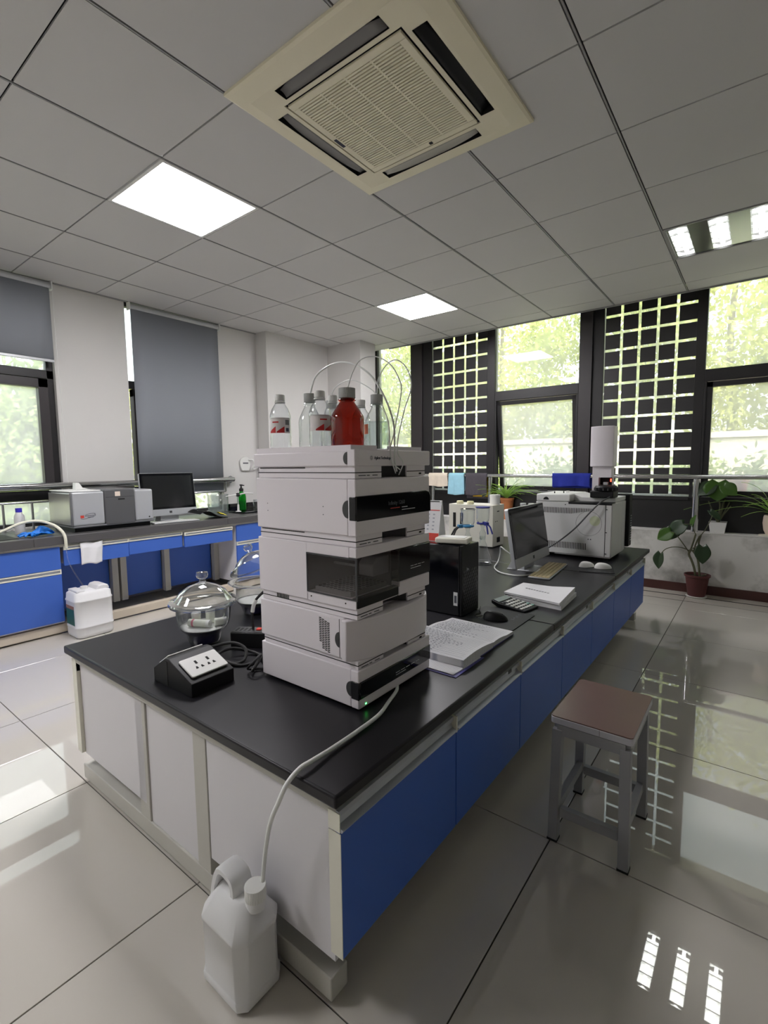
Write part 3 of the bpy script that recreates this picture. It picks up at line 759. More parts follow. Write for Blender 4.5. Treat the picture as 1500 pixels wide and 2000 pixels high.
gr = lab_bottle('clear glass bottle with grey cap at the right end of the bottle row', -.888, 1.12, .036, 1.420, M_pglass, M_greycap, .62, M_water)
G().grid(lambda u, v: (-.888+.0363*math.cos(3.9+u*.7), 1.12+.0363*math.sin(3.9+u*.7), ZT0+.045+v*.028), 8, 1).put('label', mat('orange_label', (214, 110, 70), .6), gr)
# solvent lines
def line(label, pts, r=.0016):
    t = tag(G().tube(smooth_path(pts, 10), r, 8).put('solvent_tube', M_ptfe, None), label, 'tube', 'solvent tubes above the bottles')
    return t
line('thick translucent solvent tube in the widest arc, rising from the left grey capped bottle', [(-1.102, 1.06, 1.43), (-1.075, 1.07, 1.494), (-.992, 1.08, 1.519), (-.902, 1.085, 1.487), (-.845, 1.09, 1.420), (-.815, 1.10, 1.34), (-.818, 1.11, 1.275), (-.8185, 1.11, 1.232), (-.8185, 1.12, 1.20)], .0026)
line('solvent tube looping up out of the amber bottle cap', [(-.898, 1.003, 1.42), (-.898, 1.03, 1.475), (-.885, 1.05, 1.508), (-.850, 1.07, 1.514), (-.808, 1.08, 1.489), (-.778, 1.08, 1.445), (-.773, 1.08, 1.407), (-.800, 1.085, 1.31), (-.8165, 1.088, 1.262), (-.817, 1.10, 1.225), (-.8185, 1.135, 1.205)])
line('lowest solvent tube arc from the hidden grey capped bottle', [(-1.148, 1.20, 1.425), (-1.10, 1.17, 1.465), (-1.017, 1.15, 1.48), (-.942, 1.14, 1.453), (-.882, 1.12, 1.412), (-.84, 1.11, 1.34), (-.83, 1.105, 1.275), (-.8185, 1.095, 1.235), (-.8185, 1.115, 1.195)])
line('solvent tube in the rightmost loop against the window glass', [(-.888, 1.12, 1.415), (-.88, 1.12, 1.464), (-.851, 1.12, 1.5), (-.815, 1.12, 1.508), (-.781, 1.12, 1.48), (-.767, 1.12, 1.431), (-.79, 1.12, 1.371), (-.812, 1.118, 1.29), (-.817, 1.125, 1.25), (-.8175, 1.15, 1.225), (-.8185, 1.13, 1.19)])
# ------------------------------------------------------------------ on the island, near end
M_navy = mat('navy_beads', (34, 30, 92), 0.5, var=.35, scale=160, bump=.8, bscale=220)
def desiccator(label, x, y, s, ajar=False):
    t = T('glass_desiccator', label, 'desiccator', (x, y, BZ)); c = (x, y, BZ)
    S = lambda pr: [(r*s, z*s) for r, z in pr]
    G().lathe(S([(.050, 0), (.060, .004), (.066, .02), (.074, .045), (.090, .062), (.098, .075), (.104, .10), (.108, .15), (.112, .156), (.132, .160), (.134, .166), (.112, .168), (.102, .164)]), 48, c, cap0=True).put('bowl', M_dglass, t)
    G().lathe(S([(.001, .006), (.055, .006), (.062, .02), (.070, .045), (.001, .048)]), 36, c).put('drying_beads', M_navy, t)
    pl = G().lathe(S([(.001, .066), (.092, .066), (.094, .070), (.001, .071)]), 36, c); pl.put('perforated_plate', M_white, t)
    lid = S([(.134, .170), (.132, .176), (.112, .180), (.104, .190), (.090, .210), (.060, .232), (.030, .243), (.014, .248), (.011, .262), (.020, .268), (.024, .278), (.022, .290), (.012, .292), (.006, .288), (.001, .287)])
    g = G().lathe(lid, 48, c)
    if ajar: g.xf(Matrix.Translation((x, y, BZ+.17*s)) @ Matrix.Translation((.012, 0, .066)) @ Matrix.Rotation(-.58, 4, 'Y') @ Matrix.Translation((-x, -y, -BZ-.17*s)))
    g.put('lid', M_dglass, t)
    return t
DX, DY, DS = -1.655, 1.010, .93
desiccator('glass desiccator with knobbed lid in front, holding small white vials', DX, DY, DS)
M_vlabel = mat('vial_label', (224, 226, 214), .6, var=.12, scale=70); M_pink = mat('pink_band', (206, 110, 130), .6)
zp = BZ+.071*DS+.0005
def vial(label, x, y, ang, L=.055, r=.015, lying=True, pink=False):
    t = T('sample_vial', label, 'vial', (x, y, zp), rz=ang, group='vials inside the desiccator')
    if lying:
        G().cyl((-L/2, 0, r), r, L, 20, axis='x').put('body', M_vlabel, t); G().cyl((L/2, 0, r), r*1.02, .012, 20, axis='x').put('cap', M_white, t)
        if pink: G().cyl((-L*.3, 0, r), r*1.02, .008, 20, axis='x').put('band', M_pink, t)
    else:
        G().cyl((0, 0, 0), r, L, 20).put('body', M_vlabel, t); G().cyl((0, 0, L), r*1.05, .012, 20).put('cap', M_white, t)
vial('lying vial with a pink band inside the front desiccator', DX+.006, DY-.028, .45, .075, .014, True, True)
vial('upright white vial at the back left inside the front desiccator', DX-.045, DY-.005, 0, .028, .017, False)
vial('upright white vial in the middle inside the front desiccator', DX-.004, DY+.030, 0, .040, .017, False)
vial('white capped vial lying at the right inside the front desiccator', DX+.052, DY+.030, 1.2, .030, .014, True)
desiccator('second glass desiccator half hidden behind the stack, lid tilted open', -1.800, 1.360, .88, True)
# socket box
def socket_box():
    t = T('socket_box', 'black sloped desktop power socket box with white outlet plate', 'power socket', (-1.374, .795, BZ), rz=0.03)
    pr = [(-.102, 0), (.103, 0), (.103, .040), (-.012, .088), (-.034, .088), (-.102, .044)]
    G().prism(pr, -.073, .073, 'y').put('housing', M_matblack, t, bev=.002)
    for y in (-.0742, .0728): G().prism([(-.094, .006), (-.022, .006), (-.022, .080), (-.034, .080), (-.094, .042)], y, y+.0014, 'y').put('end_plate', M_rubber, t, smooth=False)
    up = Vector((-.115, 0, .048)).normalized(); n = Vector((.048, 0, .115)).normalized()
    o = Vector((.048, .004, .0632)) + n*.0008
    Mx = basis(o, (0, 1, 0), up)
    pl = G().prism(rounded(-.062, .062, -.040, .040, .006), 0, .0055, 'z').xf(Mx).put('outlet_plate', M_white, t, bev=.0015)
    for cx in (-.020, .020):
        h = G().box(cx-.0035, cx+.0035, .006, .020, .005, .0062)
        h.prism([(cx-.014, -.014), (cx-.005, -.014), (cx-.006, -.006), (cx-.010, -.004)], .005, .0062, 'z'); h.prism([(cx+.005, -.014), (cx+.014, -.014), (cx+.010, -.004), (cx+.006, -.006)], .005, .0062, 'z')
        h.xf(Mx).put('outlet_holes', M_slot, pl, smooth=False)
    up2 = Vector((.068, 0, .044)).normalized(); n2 = Vector((-.044, 0, .068)).normalized()
    G().box(-.060, .060, -.028, .034, 0, .005).xf(basis(Vector((-.066, 0, .0688)), (0, -1, 0), up2)).put('back_plate', M_white, t, bev=.002)
socket_box()
def cable(label, pts, r, m=M_rubber, name='cable', n=10, grp=None):
    return tag(G().tube(smooth_path(pts, n), r, 8).put(name, m, None), label, 'cable', grp)
z = BZ+.0045
cable('thick black power cable looped behind the socket box', [(-1.555, .905, z+.004), (-1.535, .925, z+.012), (-1.50, .945, z+.03), (-1.44, .985, z+.045), (-1.39, 1.0, z+.03), (-1.365, .975, z+.004), (-1.375, .93, z), (-1.42, .915, z+.002), (-1.46, .93, z+.012), (-1.45, .985, z+.022), (-1.40, 1.035, z+.006), (-1.345, 1.035, z), (-1.325, .99, z), (-1.345, .945, z), (-1.40, .925, z+.008), (-1.47, .915, z+.010), (-1.53, .885, z)], .0056)
t = T('power_plug', 'black moulded plug lying beside the socket box', 'plug', (-1.560, .865, BZ), rz=.5)
G().lathe([(.004, 0), (.010, .008), (.014, .03), (.016, .036), (.016, .046), (.001, .046)], 14).xf(Matrix.Translation((.03, 0, .016)) @ Matrix.Rotation(math.radians(-90), 4, 'Y')).put('grip', M_rubber, t)
for q in (-.006, .006): G().box(-.034, -.016, q-.002, q+.002, .014, .0165).put('pin', M_steel, t, smooth=False)
cable('tied bundle of thin black cable beside the lowest instrument', [(-1.262, .975, z), (-1.285, .94, z+.004), (-1.268, .92, z+.02), (-1.25, .93, z+.04), (-1.262, .965, z+.05), (-1.28, .975, z+.03), (-1.275, .945, z+.008), (-1.255, .928, z+.01), (-1.252, .95, z+.035), (-1.27, .98, z+.045), (-1.283, .985, z+.02), (-1.27, .99, z)], .004)
t = T('power_strip', 'black power strip with a red switch beside the stack', 'power strip', (-1.425, 1.125, BZ), rz=.55)
box('body', M_matblack, t, -.13, .09, -.034, .034, 0, .058, bev=.004); box('face_plate', M_darkgrey, t, -.125, .085, -.028, .028, .058, .0595)
box('switch', mat('red_switch', (220, 50, 36), .4), t, -.040, -.022, -.010, .010, .0595, .065, bev=.002)
g = G()
for k in range(4): g.box(-.118+.016*k, -.110+.016*k, -.016, .016, .0595, .0602)
g.put('outlet_slots', M_slot, t, smooth=False)
cable('black and white power lead rising from the power strip', [(-1.475, 1.10, BZ+.060), (-1.477, 1.10, BZ+.12), (-1.465, 1.108, BZ+.17), (-1.415, 1.14, BZ+.225), (-1.38, 1.17, BZ+.25), (-1.33, 1.22, BZ+.22), (-1.28, 1.26, BZ+.12), (-1.262, 1.27, BZ+.01)], .005)
t = tag(G().tube(smooth_path([(-1.4765, 1.1005, BZ+.125), (-1.472, 1.1035, BZ+.15), (-1.4635, 1.109, BZ+.172)], 6), .0072, 10).put('cable_tag', M_white, None), 'white paper tag wrapped around the rising power lead', 'tag')
# waste tube and jug
wt = tag(G().tube(smooth_path([(-.83, 1.13, .559), (-.812, 1.10, .559), (-.792, 1.038, .559), (-.768, .962, .560), (-.762, .872, .560), (-.760, .778, .561), (-.757, .710, .566), (-.757, .672, .567), (-.762, .640, .548), (-.785, .632, .497), (-.816, .634, .436), (-.839, .636, .357), (-.848, .632, .282)], 10), .0052, 10).put('waste_tube', M_ptfe, None), 'white waste hose running from the stack down into the jug', 'hose')
def jug():
    x0, x1, y0, y1 = -1.006, -.840, .556, .684
    t = T('waste_jug', 'white plastic jug with moulded handle on the floor at the bench corner', 'jug', ((x0+x1)/2, (y0+y1)/2, 0))
    def ring(ix, iy, ch, z):
        a, b, c, d = x0+ix, x1-ix, y0+iy, y1-iy
        return [(a+ch, c, z), (b-ch, c, z), (b, c+ch, z), (b, d-ch, z), (b-ch, d, z), (a+ch, d, z), (a, d-ch, z), (a, c+ch, z)]
    lv = [ring(.010, .010, .014, .001), ring(.002, .002, .018, .008), ring(0, 0, .020, .028), ring(.002, .002, .020, .031), ring(.003, .003, .022, .036), ring(.003, .003, .024, .160), ring(0, 0, .024, .164), ring(0, 0, .024, .176), ring(.022, .030, .020, .222), ring(.034, .040, .014, .232)]
    vs = [p for r in lv for p in r]; n = 8
    fs = [(j*n+i, j*n+(i+1) % n, (j+1)*n+(i+1) % n, (j+1)*n+i) for j in range(len(lv)-1) for i in range(n)] + [tuple(range(7, -1, -1)), tuple((len(lv)-1)*n+i for i in range(n))]
    G().add(vs, fs).put('body', M_hdpe, t, bev=.004, ang=50)
    ym = (y0+y1)/2
    path = [(x0+.008, ym, .165), (x0+.014, ym, .210), (x0+.028, ym, .252), (x0+.040, ym, .268), (x0+.056, ym, .271), (x0+.080, ym, .266), (x0+.090, ym, .254), (x0+.092, ym, .232), (x0+.090, ym, .205)]
    P = smooth_path(path, 6); g = G(); vs = []; k = 10
    for i, p in enumerate(P):
        tg = (P[min(i+1, len(P)-1)]-P[max(i-1, 0)]).normalized(); nn = Vector((tg.z, 0, -tg.x))
        for q in range(k):
            a = 2*math.pi*q/k; ca, sa = math.cos(a), math.sin(a)
            vs.append(p + nn*(.009*np.sign(ca)*abs(ca)**.4) + Vector((0, 1, 0))*(.027*np.sign(sa)*abs(sa)**.4))
    g.add(vs, [(j*k+i, j*k+(i+1) % k, (j+1)*k+(i+1) % k, (j+1)*k+i) for j in range(len(P)-1) for i in range(k)] + [tuple(range(k-1, -1, -1)), tuple((len(P)-1)*k+i for i in range(k))])
    g.put('handle', M_hdpe, t, ang=45)
    cx, cy = -.868, ym+.006
    G().lathe([(.024, .215), (.024, .236), (.022, .242)], 28, (cx, cy, 0)).put('neck', M_hdpe, t)
    ribcap(t, cx, cy, .236, .0248, .030, M_white, 40)
    return t
jug()
# ------------------------------------------------------------------ on the island, middle
def pc_tower():
    t = T('computer_tower', 'black desktop computer tower standing behind the instrument stack', 'computer', (-1.20, 1.915, BZ))
    x0, x1, y0, y1, z1 = -1.40, -1.000, 1.838, 2.0, .866
    box('case', M_gloss, t, x0, x1-.012, y0, y1, BZ+.002, z1, bev=.004)
    box('front_bezel', M_matblack, t, x1-.012, x1, y0+.002, y1-.002, BZ+.002, z1, bev=.003)
    g = G()
    for r in range(13):
        for c in range(8): g.prism([(y0+.02+c*.016+(r % 2)*.008+.006*math.cos(a), BZ+.03+r*.014+.006*math.sin(a)) for a in [math.pi/3*i for i in range(6)]], x1, x1+.0012, 'x')
    tag(g.put('front_mesh', M_darkgrey, t, smooth=False), kind='stuff')
    text('hp', .020, basis((x1+.0003, y0+.045, .752), (0, 1, 0), (0, 0, 1)), M_silver, t, 'logo')
    stk_ = box('sticker', M_whtext, t, x1-.040, x1-.020, y0-.0006, y0, .60, .66)
    g = G().box(x1-.036, x1-.024, y0-.001, y0-.0005, .612, .645); g.put('sticker_print', M_greytext, stk_, smooth=False)
    return t
pc_tower()
t = T('router_box', 'small cream plastic device lying on top of the black tower', 'device', (-1.075, 1.90, .866), rz=.25)
box('case', M_cream, t, -.075, .075, -.045, .045, .003, .028, bev=.007, seg=3); box('top_panel', M_white, t, -.06, .06, -.032, .032, .028, .030, bev=.001)
for a in (-.06, .06):
    for b in (-.033, .033): G().cyl((a, b, 0), .006, .004, 8).put('foot', M_rubber, t)
t = T('desk_calendar', 'tent desk calendar with red base leaning behind the stack', 'calendar', (-1.265, 1.930, .866), rz=.12)
G().prism([(-.045, 0), (.045, 0), (.003, .185), (-.003, .185)], -.105, .105, 'x').put('card', M_paper, t, smooth=False)
M_redcard = mat('red_card', (200, 58, 44), .6)
def slope(zv): return -.0455+.042*zv/.185
for nm, mm, za, zb, xa, xb in (('red_base', M_redcard, .002, .036, -.104, .104), ('red_line', M_redprint, .138, .142, -.10, .10), ('spiral', M_darkgrey, .178, .183, -.095, .095)):
    G().add([(xa, slope(za), za), (xb, slope(za), za), (xb, slope(zb), zb), (xa, slope(zb), zb)], [(0, 1, 2, 3)]).put(nm, mm, t, solid=.0012, smooth=False)
g = G()
for r in range(5):
    for c in range(7):
        za = .050+r*.017; xa = -.088+c*.026; g.add([(xa, slope(za)-.0008, za), (xa+.010, slope(za)-.0008, za), (xa+.010, slope(za+.006)-.0008, za+.006), (xa, slope(za+.006)-.0008, za+.006)], [(0, 1, 2, 3)])
tag(g.put('printed_dates', mat('pale_print', (168, 170, 180), .8), t, smooth=False), kind='stuff')
# open notebook
def page_block(t, nm, pts, z0, hfun, m=M_paper, nu=14, nv=10, h0=.0):
    """block of paper over a quad footprint with a wavy top"""
    P = [Vector((*p, 0)) for p in pts]
    def fp(u, v): return (P[0]*(1-u)*(1-v)+P[1]*u*(1-v)+P[2]*u*v+P[3]*(1-u)*v)
    g = G(); top = []; 
    for v in range(nv+1):
        for u in range(nu+1):
            p = fp(u/nu, v/nv); top.append((p.x, p.y, z0+hfun(u/nu, v/nv)))
    k = len(top); vs = top+[(p[0], p[1], z0) for p in top]
    I = lambda u, v: v*(nu+1)+u
    fs = [(I(u, v), I(u+1, v), I(u+1, v+1), I(u, v+1)) for v in range(nv) for u in range(nu)]
    fs += [tuple(k+i for i in f[::-1]) for f in fs]
    for u in range(nu): fs += [(I(u, 0), k+I(u, 0), k+I(u+1, 0), I(u+1, 0)), (I(u, nv), I(u+1, nv), k+I(u+1, nv), k+I(u, nv))]
    for v in range(nv): fs += [(I(0, v), I(0, v+1), k+I(0, v+1), k+I(0, v)), (I(nu, v), k+I(nu, v), k+I(nu, v+1), I(nu, v+1))]
    g.add(vs, fs); return g.put(nm, m, t, ang=35), fp
def ruled():
    m = mat('handwritten_page', (224, 224, 226), .8, var=.03, scale=15)
    n = m.node_tree.nodes; l = m.node_tree.links; b = n['Principled BSDF']; src = b.inputs['Base Color'].links[0].from_socket
    tc = n.new('ShaderNodeTexCoord'); mp = n.new('ShaderNodeMapping'); mp.inputs['Rotation'].default_value = (0, 0, .06); l.new(tc.outputs['Object'], mp.inputs[0])
    wv = n.new('ShaderNodeTexWave'); wv.bands_direction = 'Y'; wv.inputs['Scale'].default_value = 36; wv.inputs['Distortion'].default_value = 0.3; l.new(mp.outputs[0], wv.inputs[0])
    r = n.new('ShaderNodeValToRGB'); r.color_ramp.elements[0].position = .0; r.color_ramp.elements[0].color = (.5, .52, .58, 1); r.color_ramp.elements[1].position = .14; r.color_ramp.elements[1].color = (1, 1, 1, 1); l.new(wv.outputs[1], r.inputs[0])
    no = n.new('ShaderNodeTexNoise'); no.inputs['Scale'].default_value = 130; no.inputs['Detail'].default_value = 2; l.new(tc.outputs['Object'], no.inputs['Vector'])
    n2 = n.new('ShaderNodeTexNoise'); n2.inputs['Scale'].default_value = 14; l.new(tc.outputs['Object'], n2.inputs['Vector'])
    ad = n.new('ShaderNodeMath'); ad.operation = 'MULTIPLY_ADD'; ad.inputs[1].default_value = .8; l.new(n2.outputs[0], ad.inputs[0]); l.new(no.outputs[0], ad.inputs[2])
    r2 = n.new('ShaderNodeValToRGB'); r2.color_ramp.elements[0].position = 1.0; r2.color_ramp.elements[0].color = (1, 1, 1, 1); r2.color_ramp.elements[1].position = 1.09; r2.color_ramp.elements[1].color = (.28, .29, .34, 1); l.new(ad.outputs[0], r2.inputs[0])
    a = n.new('ShaderNodeMix'); a.data_type = 'RGBA'; a.blend_type = 'MULTIPLY'; a.inputs[0].default_value = 1; l.new(src, a.inputs[6]); l.new(r.outputs[0], a.inputs[7])
    c = n.new('ShaderNodeMix'); c.data_type = 'RGBA'; c.blend_type = 'MULTIPLY'; c.inputs[0].default_value = 1; l.new(a.outputs[2], c.inputs[6]); l.new(r2.outputs[0], c.inputs[7])
    l.new(c.outputs[2], b.inputs['Base Color']); return m
M_ruled = ruled()
nb = T('open_notebook', 'open handwritten record book with thick white pages beside the stack', 'notebook', (-.86, 1.53, BZ))
M_purple = mat('purple_cover', (92, 88, 160), .5)
box('cover', M_purple, nb, -1.03, -.735, 1.50, 1.775, BZ+.0005, BZ+.003)
page_block(nb, 'right_pages', [(-1.03, 1.585), (-.740, 1.575), (-.733, 1.765), (-1.01, 1.775)], BZ+.003, lambda u, v: .012+.006*math.sin(math.pi*min(1, v*1.4)), M_ruled)
def scribble(t, pts, z0, hfun, seed, rows=15):
    rg = random.Random(seed); P = [Vector((*p, 0)) for p in pts]; g = G()
    def at(u, v):
        p = P[0]*(1-u)*(1-v)+P[1]*u*(1-v)+P[2]*u*v+P[3]*(1-u)*v; return Vector((p.x, p.y, z0+hfun(u, v)+.0012))
    def strip(u0, u1, v, w):
        n = max(1, int((u1-u0)/.08))
        for i in range(n):
            a, b = u0+(u1-u0)*i/n, u0+(u1-u0)*(i+1)/n; g.add([at(a, v), at(b, v), at(b, v+w), at(a, v+w)], [(0, 1, 2, 3)])
    for r in range(rows):
        v = .06+.86*r/rows; strip(.05, .95, v, .004); u = .06
        while u < rg.choice((.5, .75, .93)):
            L = rg.uniform(.012, .035); strip(u, u+L, v+.012+rg.uniform(0, .01), rg.uniform(.012, .024)); u += L+rg.uniform(.008, .05)
    tag(g.put('handwriting', mat('pencil_grey_%d' % seed, (128, 130, 140), .8), t, smooth=False), kind='stuff')
scribble(nb, [(-1.03, 1.585), (-.740, 1.575), (-.733, 1.765), (-1.01, 1.775)], BZ+.003, lambda u, v: .012+.006*math.sin(math.pi*min(1, v*1.4)), 1)
scribble(nb, [(-.985, 1.36), (-.735, 1.365), (-.733, 1.585), (-1.03, 1.60)], BZ+.006, lambda u, v: .012+.017*math.sin(math.pi*(.25+.62*v)), 2)
page_block(nb, 'left_pages', [(-.985, 1.36), (-.735, 1.365), (-.733, 1.585), (-1.03, 1.60)], BZ+.006, lambda u, v: .012+.017*math.sin(math.pi*(.25+.62*v)), M_ruled)
lb = T('lower_notebook', 'thin record book with purple cover lying partly under the open book', 'notebook', (-.87, 1.42, BZ))
box('cover', M_purple, lb, -.99, -.722, 1.292, 1.49, BZ+.0004, BZ+.0022)
page_block(lb, 'pages', [(-.985, 1.302), (-.735, 1.300), (-.730, 1.48), (-.985, 1.48)], BZ+.0022, lambda u, v: .0035, M_ruled, 4, 4)
# mouse pad, mouse, calculator
mp = T('mouse_pad', 'black mouse pad with pale lettering beside the calculator', 'mouse pad', (-.87, 1.915, BZ))
G().prism(rounded(-.992, -.752, 1.795, 2.055, .015), BZ+.0004, BZ+.0034, 'z').put('pad', M_matblack, mp, smooth=False)
g = G()
for k in range(7): g.box(-.815+.006*(k % 2), -.800-.003*(k % 3), 1.93+.013*k, 1.938+.013*k, BZ+.0034, BZ+.0037)
for k in range(4): g.box(-.95+.012*k, -.944+.012*k, 1.86, 1.875+.004*(k % 2), BZ+.0034, BZ+.0037)
g.put('printed_letters', M_greytext, mp, smooth=False)
def mouse(label, x, y, rz, m, cat='mouse', zb=BZ+.0036, s=1.0):
    t = T('computer_mouse', label, cat, (x, y, zb), rz=rz)
    def f(u, v):
        a = 2*math.pi*u; r = v; X = .054*s*r*math.cos(a); Y = .030*s*r*math.sin(a)*(1-.12*math.cos(a))
        return (X, Y, .001+.033*s*max(0, 1-r**2.6)**.55*(1-.25*X/(.054*s)))
    G().grid(f, 28, 12).put('shell', m, t, ang=80)
    G().box(-.002, .002, -.0025, .0025, 0, .006).xf(Matrix.Translation((.030*s, 0, .022*s))).put('scroll_wheel', M_darkgrey, t, smooth=False)
    return t
mouse('black mouse on the pad in front of the tower', -.868, 1.895, .25, M_matblack)
cable('thin black mouse cable curling on the pad', [(-.922, 1.885, BZ+.012), (-.945, 1.875, BZ+.006), (-.965, 1.90, BZ+.006), (-.955, 1.93, BZ+.006), (-.975, 1.96, BZ+.006), (-1.0, 2.02, BZ+.006)], .0018)
ca = T('calculator', 'black desktop calculator with tilted display and white keys', 'calculator', (-.875, 2.125, BZ), rz=-.16)
G().prism([(-.09, .014), (-.09, .030), (-.050, .020), (.085, .010), (.085, .002), (-.06, .002)], -.062, .062, 'y').put('case', M_matblack, ca, bev=.003)
G().box(-.084, -.054, -.052, .052, 0, .001).xf(Matrix.Translation((0, 0, .0292)) @ Matrix.Translation((-.069, 0, 0)) @ Matrix.Rotation(math.radians(14), 4, 'Y') @ Matrix.Translation((.069, 0, -.003))).put('display', mat('lcd_grey', (86, 92, 90), .2), ca, smooth=False)
kme = {}
for c, mm in (('w', M_white), ('k', M_darkgrey), ('g', mat('mint_key', (150, 196, 186), .5))):
    q = G().box(-.0062, .0062, -.0055, .0055, 0, .004); me = bpy.data.meshes.new('key'); me.from_pydata(q.v, [], q.f); me.materials.append(mm); kme[c] = me
for r in range(5):
    for c in range(6):
        kk = 'g' if (r, c) in ((4, 5), (3, 5)) else ('k' if r == 0 and c < 2 else 'w')
        o = link_mesh('key', kme[kk], ca, (-.036+.0245*r, -.048+.019*c, .0185-.0016*r)); o.rotation_euler = (0, math.radians(4.2), 0)
# paper stacks
ps = T('paper_stack', 'two white stapled paper files stacked behind the calculator', 'papers', (-.83, 2.345, BZ)) if False else None
p1_ = T('paper_file', 'lower white paper file under the top file behind the calculator', 'papers', (-.83, 2.345, BZ), group='stacked paper files')
page_block(p1_, 'pages', [(-.972, 2.222), (-.684, 2.190), (-.700, 2.475), (-.966, 2.47)], BZ+.0005, lambda u, v: .020, M_paper, 4, 4)
p2_ = T('paper_file', 'upper white paper file with curled corner behind the calculator', 'papers', (-.83, 2.345, BZ+.021), group='stacked paper files')
page_block(p2_, 'pages', [(-.978, 2.232), (-.690, 2.184), (-.706, 2.470), (-.970, 2.462)], BZ+.0245, lambda u, v: .010+.013*max(0, u-.55)*v*2, M_paper, 12, 8)
box('dark_folder', M_matblack, p2_, -.972, -.712, 2.226, 2.455, BZ+.0208, BZ+.0243)
g = G()
for k in range(9): g.box(-.915+.015*k, -.905+.015*k, 2.352-.004*k, 2.360-.004*k, BZ+.0358, BZ+.0362)
g.put('title_print', M_greytext, p2_, smooth=False)
# ------------------------------------------------------------------ on the island, far end
def all_in_one(label, x, y, z0, rz, w=.60, h=.36, tilt=9, mirror=1):
    """local frame: screen faces +x, its width runs along y"""
    t = T('all_in_one_computer', label, 'computer', (x, y, z0), rz=rz)
    R = Matrix.Translation((0, 0, .046)) @ Matrix.Rotation(math.radians(-tilt), 4, 'Y')
    def part(nm, m, b, bev=0.0): return G().box(*b).xf(R).put(nm, m, t, bev=bev, smooth=bev > 0)
    G().prism(rounded(-w/2, w/2, 0, h, .012), -.024, 0, 'x').xf(R).put('back_shell', M_silver, t, bev=.002)
    gf = part('glass_front', M_gloss, (0.0, .003, -w/2+.004, w/2-.004, .062, h-.003)); ch = part('chin', M_silver, (0.0, .003, -w/2+.004, w/2-.004, .003, .061))
    G().box(.003, .0035, -w/2+.028, w/2-.028, .082, h-.024).xf(R).put('screen', mat('dark_screen', (30, 31, 33), .12, spec=.7), gf, smooth=False)
    G().prism([(-.012+.02, -.0), (.012+.02, 0), (.012+.02, .02), (-.012+.02, .02)], .003, .004, 'x').xf(R @ Matrix.Translation((0, -.02, .022))).put('logo', M_darkgrey, ch, smooth=False)
    G().prism([(-.03, .003), (-.135, .003), (-.140, .008), (-.045, .19), (-.035, .19), (-.030, .15)], -.085, .085, 'y').put('stand_neck', M_silver, t, bev=.002)
    G().box(-.14, .055, -.095, .095, 0, .006).put('stand_foot', M_silver, t, bev=.002)
    return t
all_in_one('silver all in one computer with dark screen on the island bench', -1.105, 2.975, BZ, .02, .60, .36, 9)
cable('white computer cable looping behind the island computer', [(-1.22, 2.96, BZ+.06), (-1.28, 2.93, BZ+.11), (-1.33, 2.97, BZ+.12), (-1.355, 3.02, BZ+.07), (-1.35, 2.98, BZ+.02), (-1.32, 2.86, BZ+.006), (-1.25, 2.76, BZ+.006), (-1.18, 2.72, BZ+.006), (-1.10, 2.72, BZ+.006), (-1.05, 2.80, BZ+.006), (-1.04, 2.90, BZ+.02)], .004, M_white)
kb = T('keyboard', 'yellowed flat keyboard lying in front of the island computer', 'keyboard', (-1.005, 2.96, BZ), rz=.09)
kbb = box('base', M_silver, kb, -.062, .062, -.235, .235, .001, .010, bev=.002)
M_ykey = mat('yellowed_keys', (206, 190, 150), .6, var=.08, scale=30)
q = G().box(-.0095, .0095, -.0125, .0125, 0, .004); me = bpy.data.meshes.new('key'); me.from_pydata(q.v, [], q.f); me.materials.append(M_ykey)
for r in range(5):
    for c in range(16): link_mesh('key', me, kbb, (-.046+.023*r, -.217+.0288*c, .0100))
gp = T('mouse_pad', 'black mouse pad with two white mice beside the gas chromatograph', 'mouse pad', (-.79, 3.20, BZ), rz=.28)
G().prism(rounded(-.10, .10, -.125, .125, .012), .0004, .0034, 'z').put('pad', M_matblack, gp, smooth=False)
g = G()
for k in range(5): g.box(-.05+.03*k, -.035+.03*k, -.10, -.088, .0034, .0037)
g.put('printed_marks', M_greytext, gp, smooth=False)
mouse('left white mouse on the pad below the gas chromatograph', -.850, 3.215, .9, M_white)
mouse('right white mouse on the pad below the gas chromatograph', -.755, 3.225, .6, M_white)
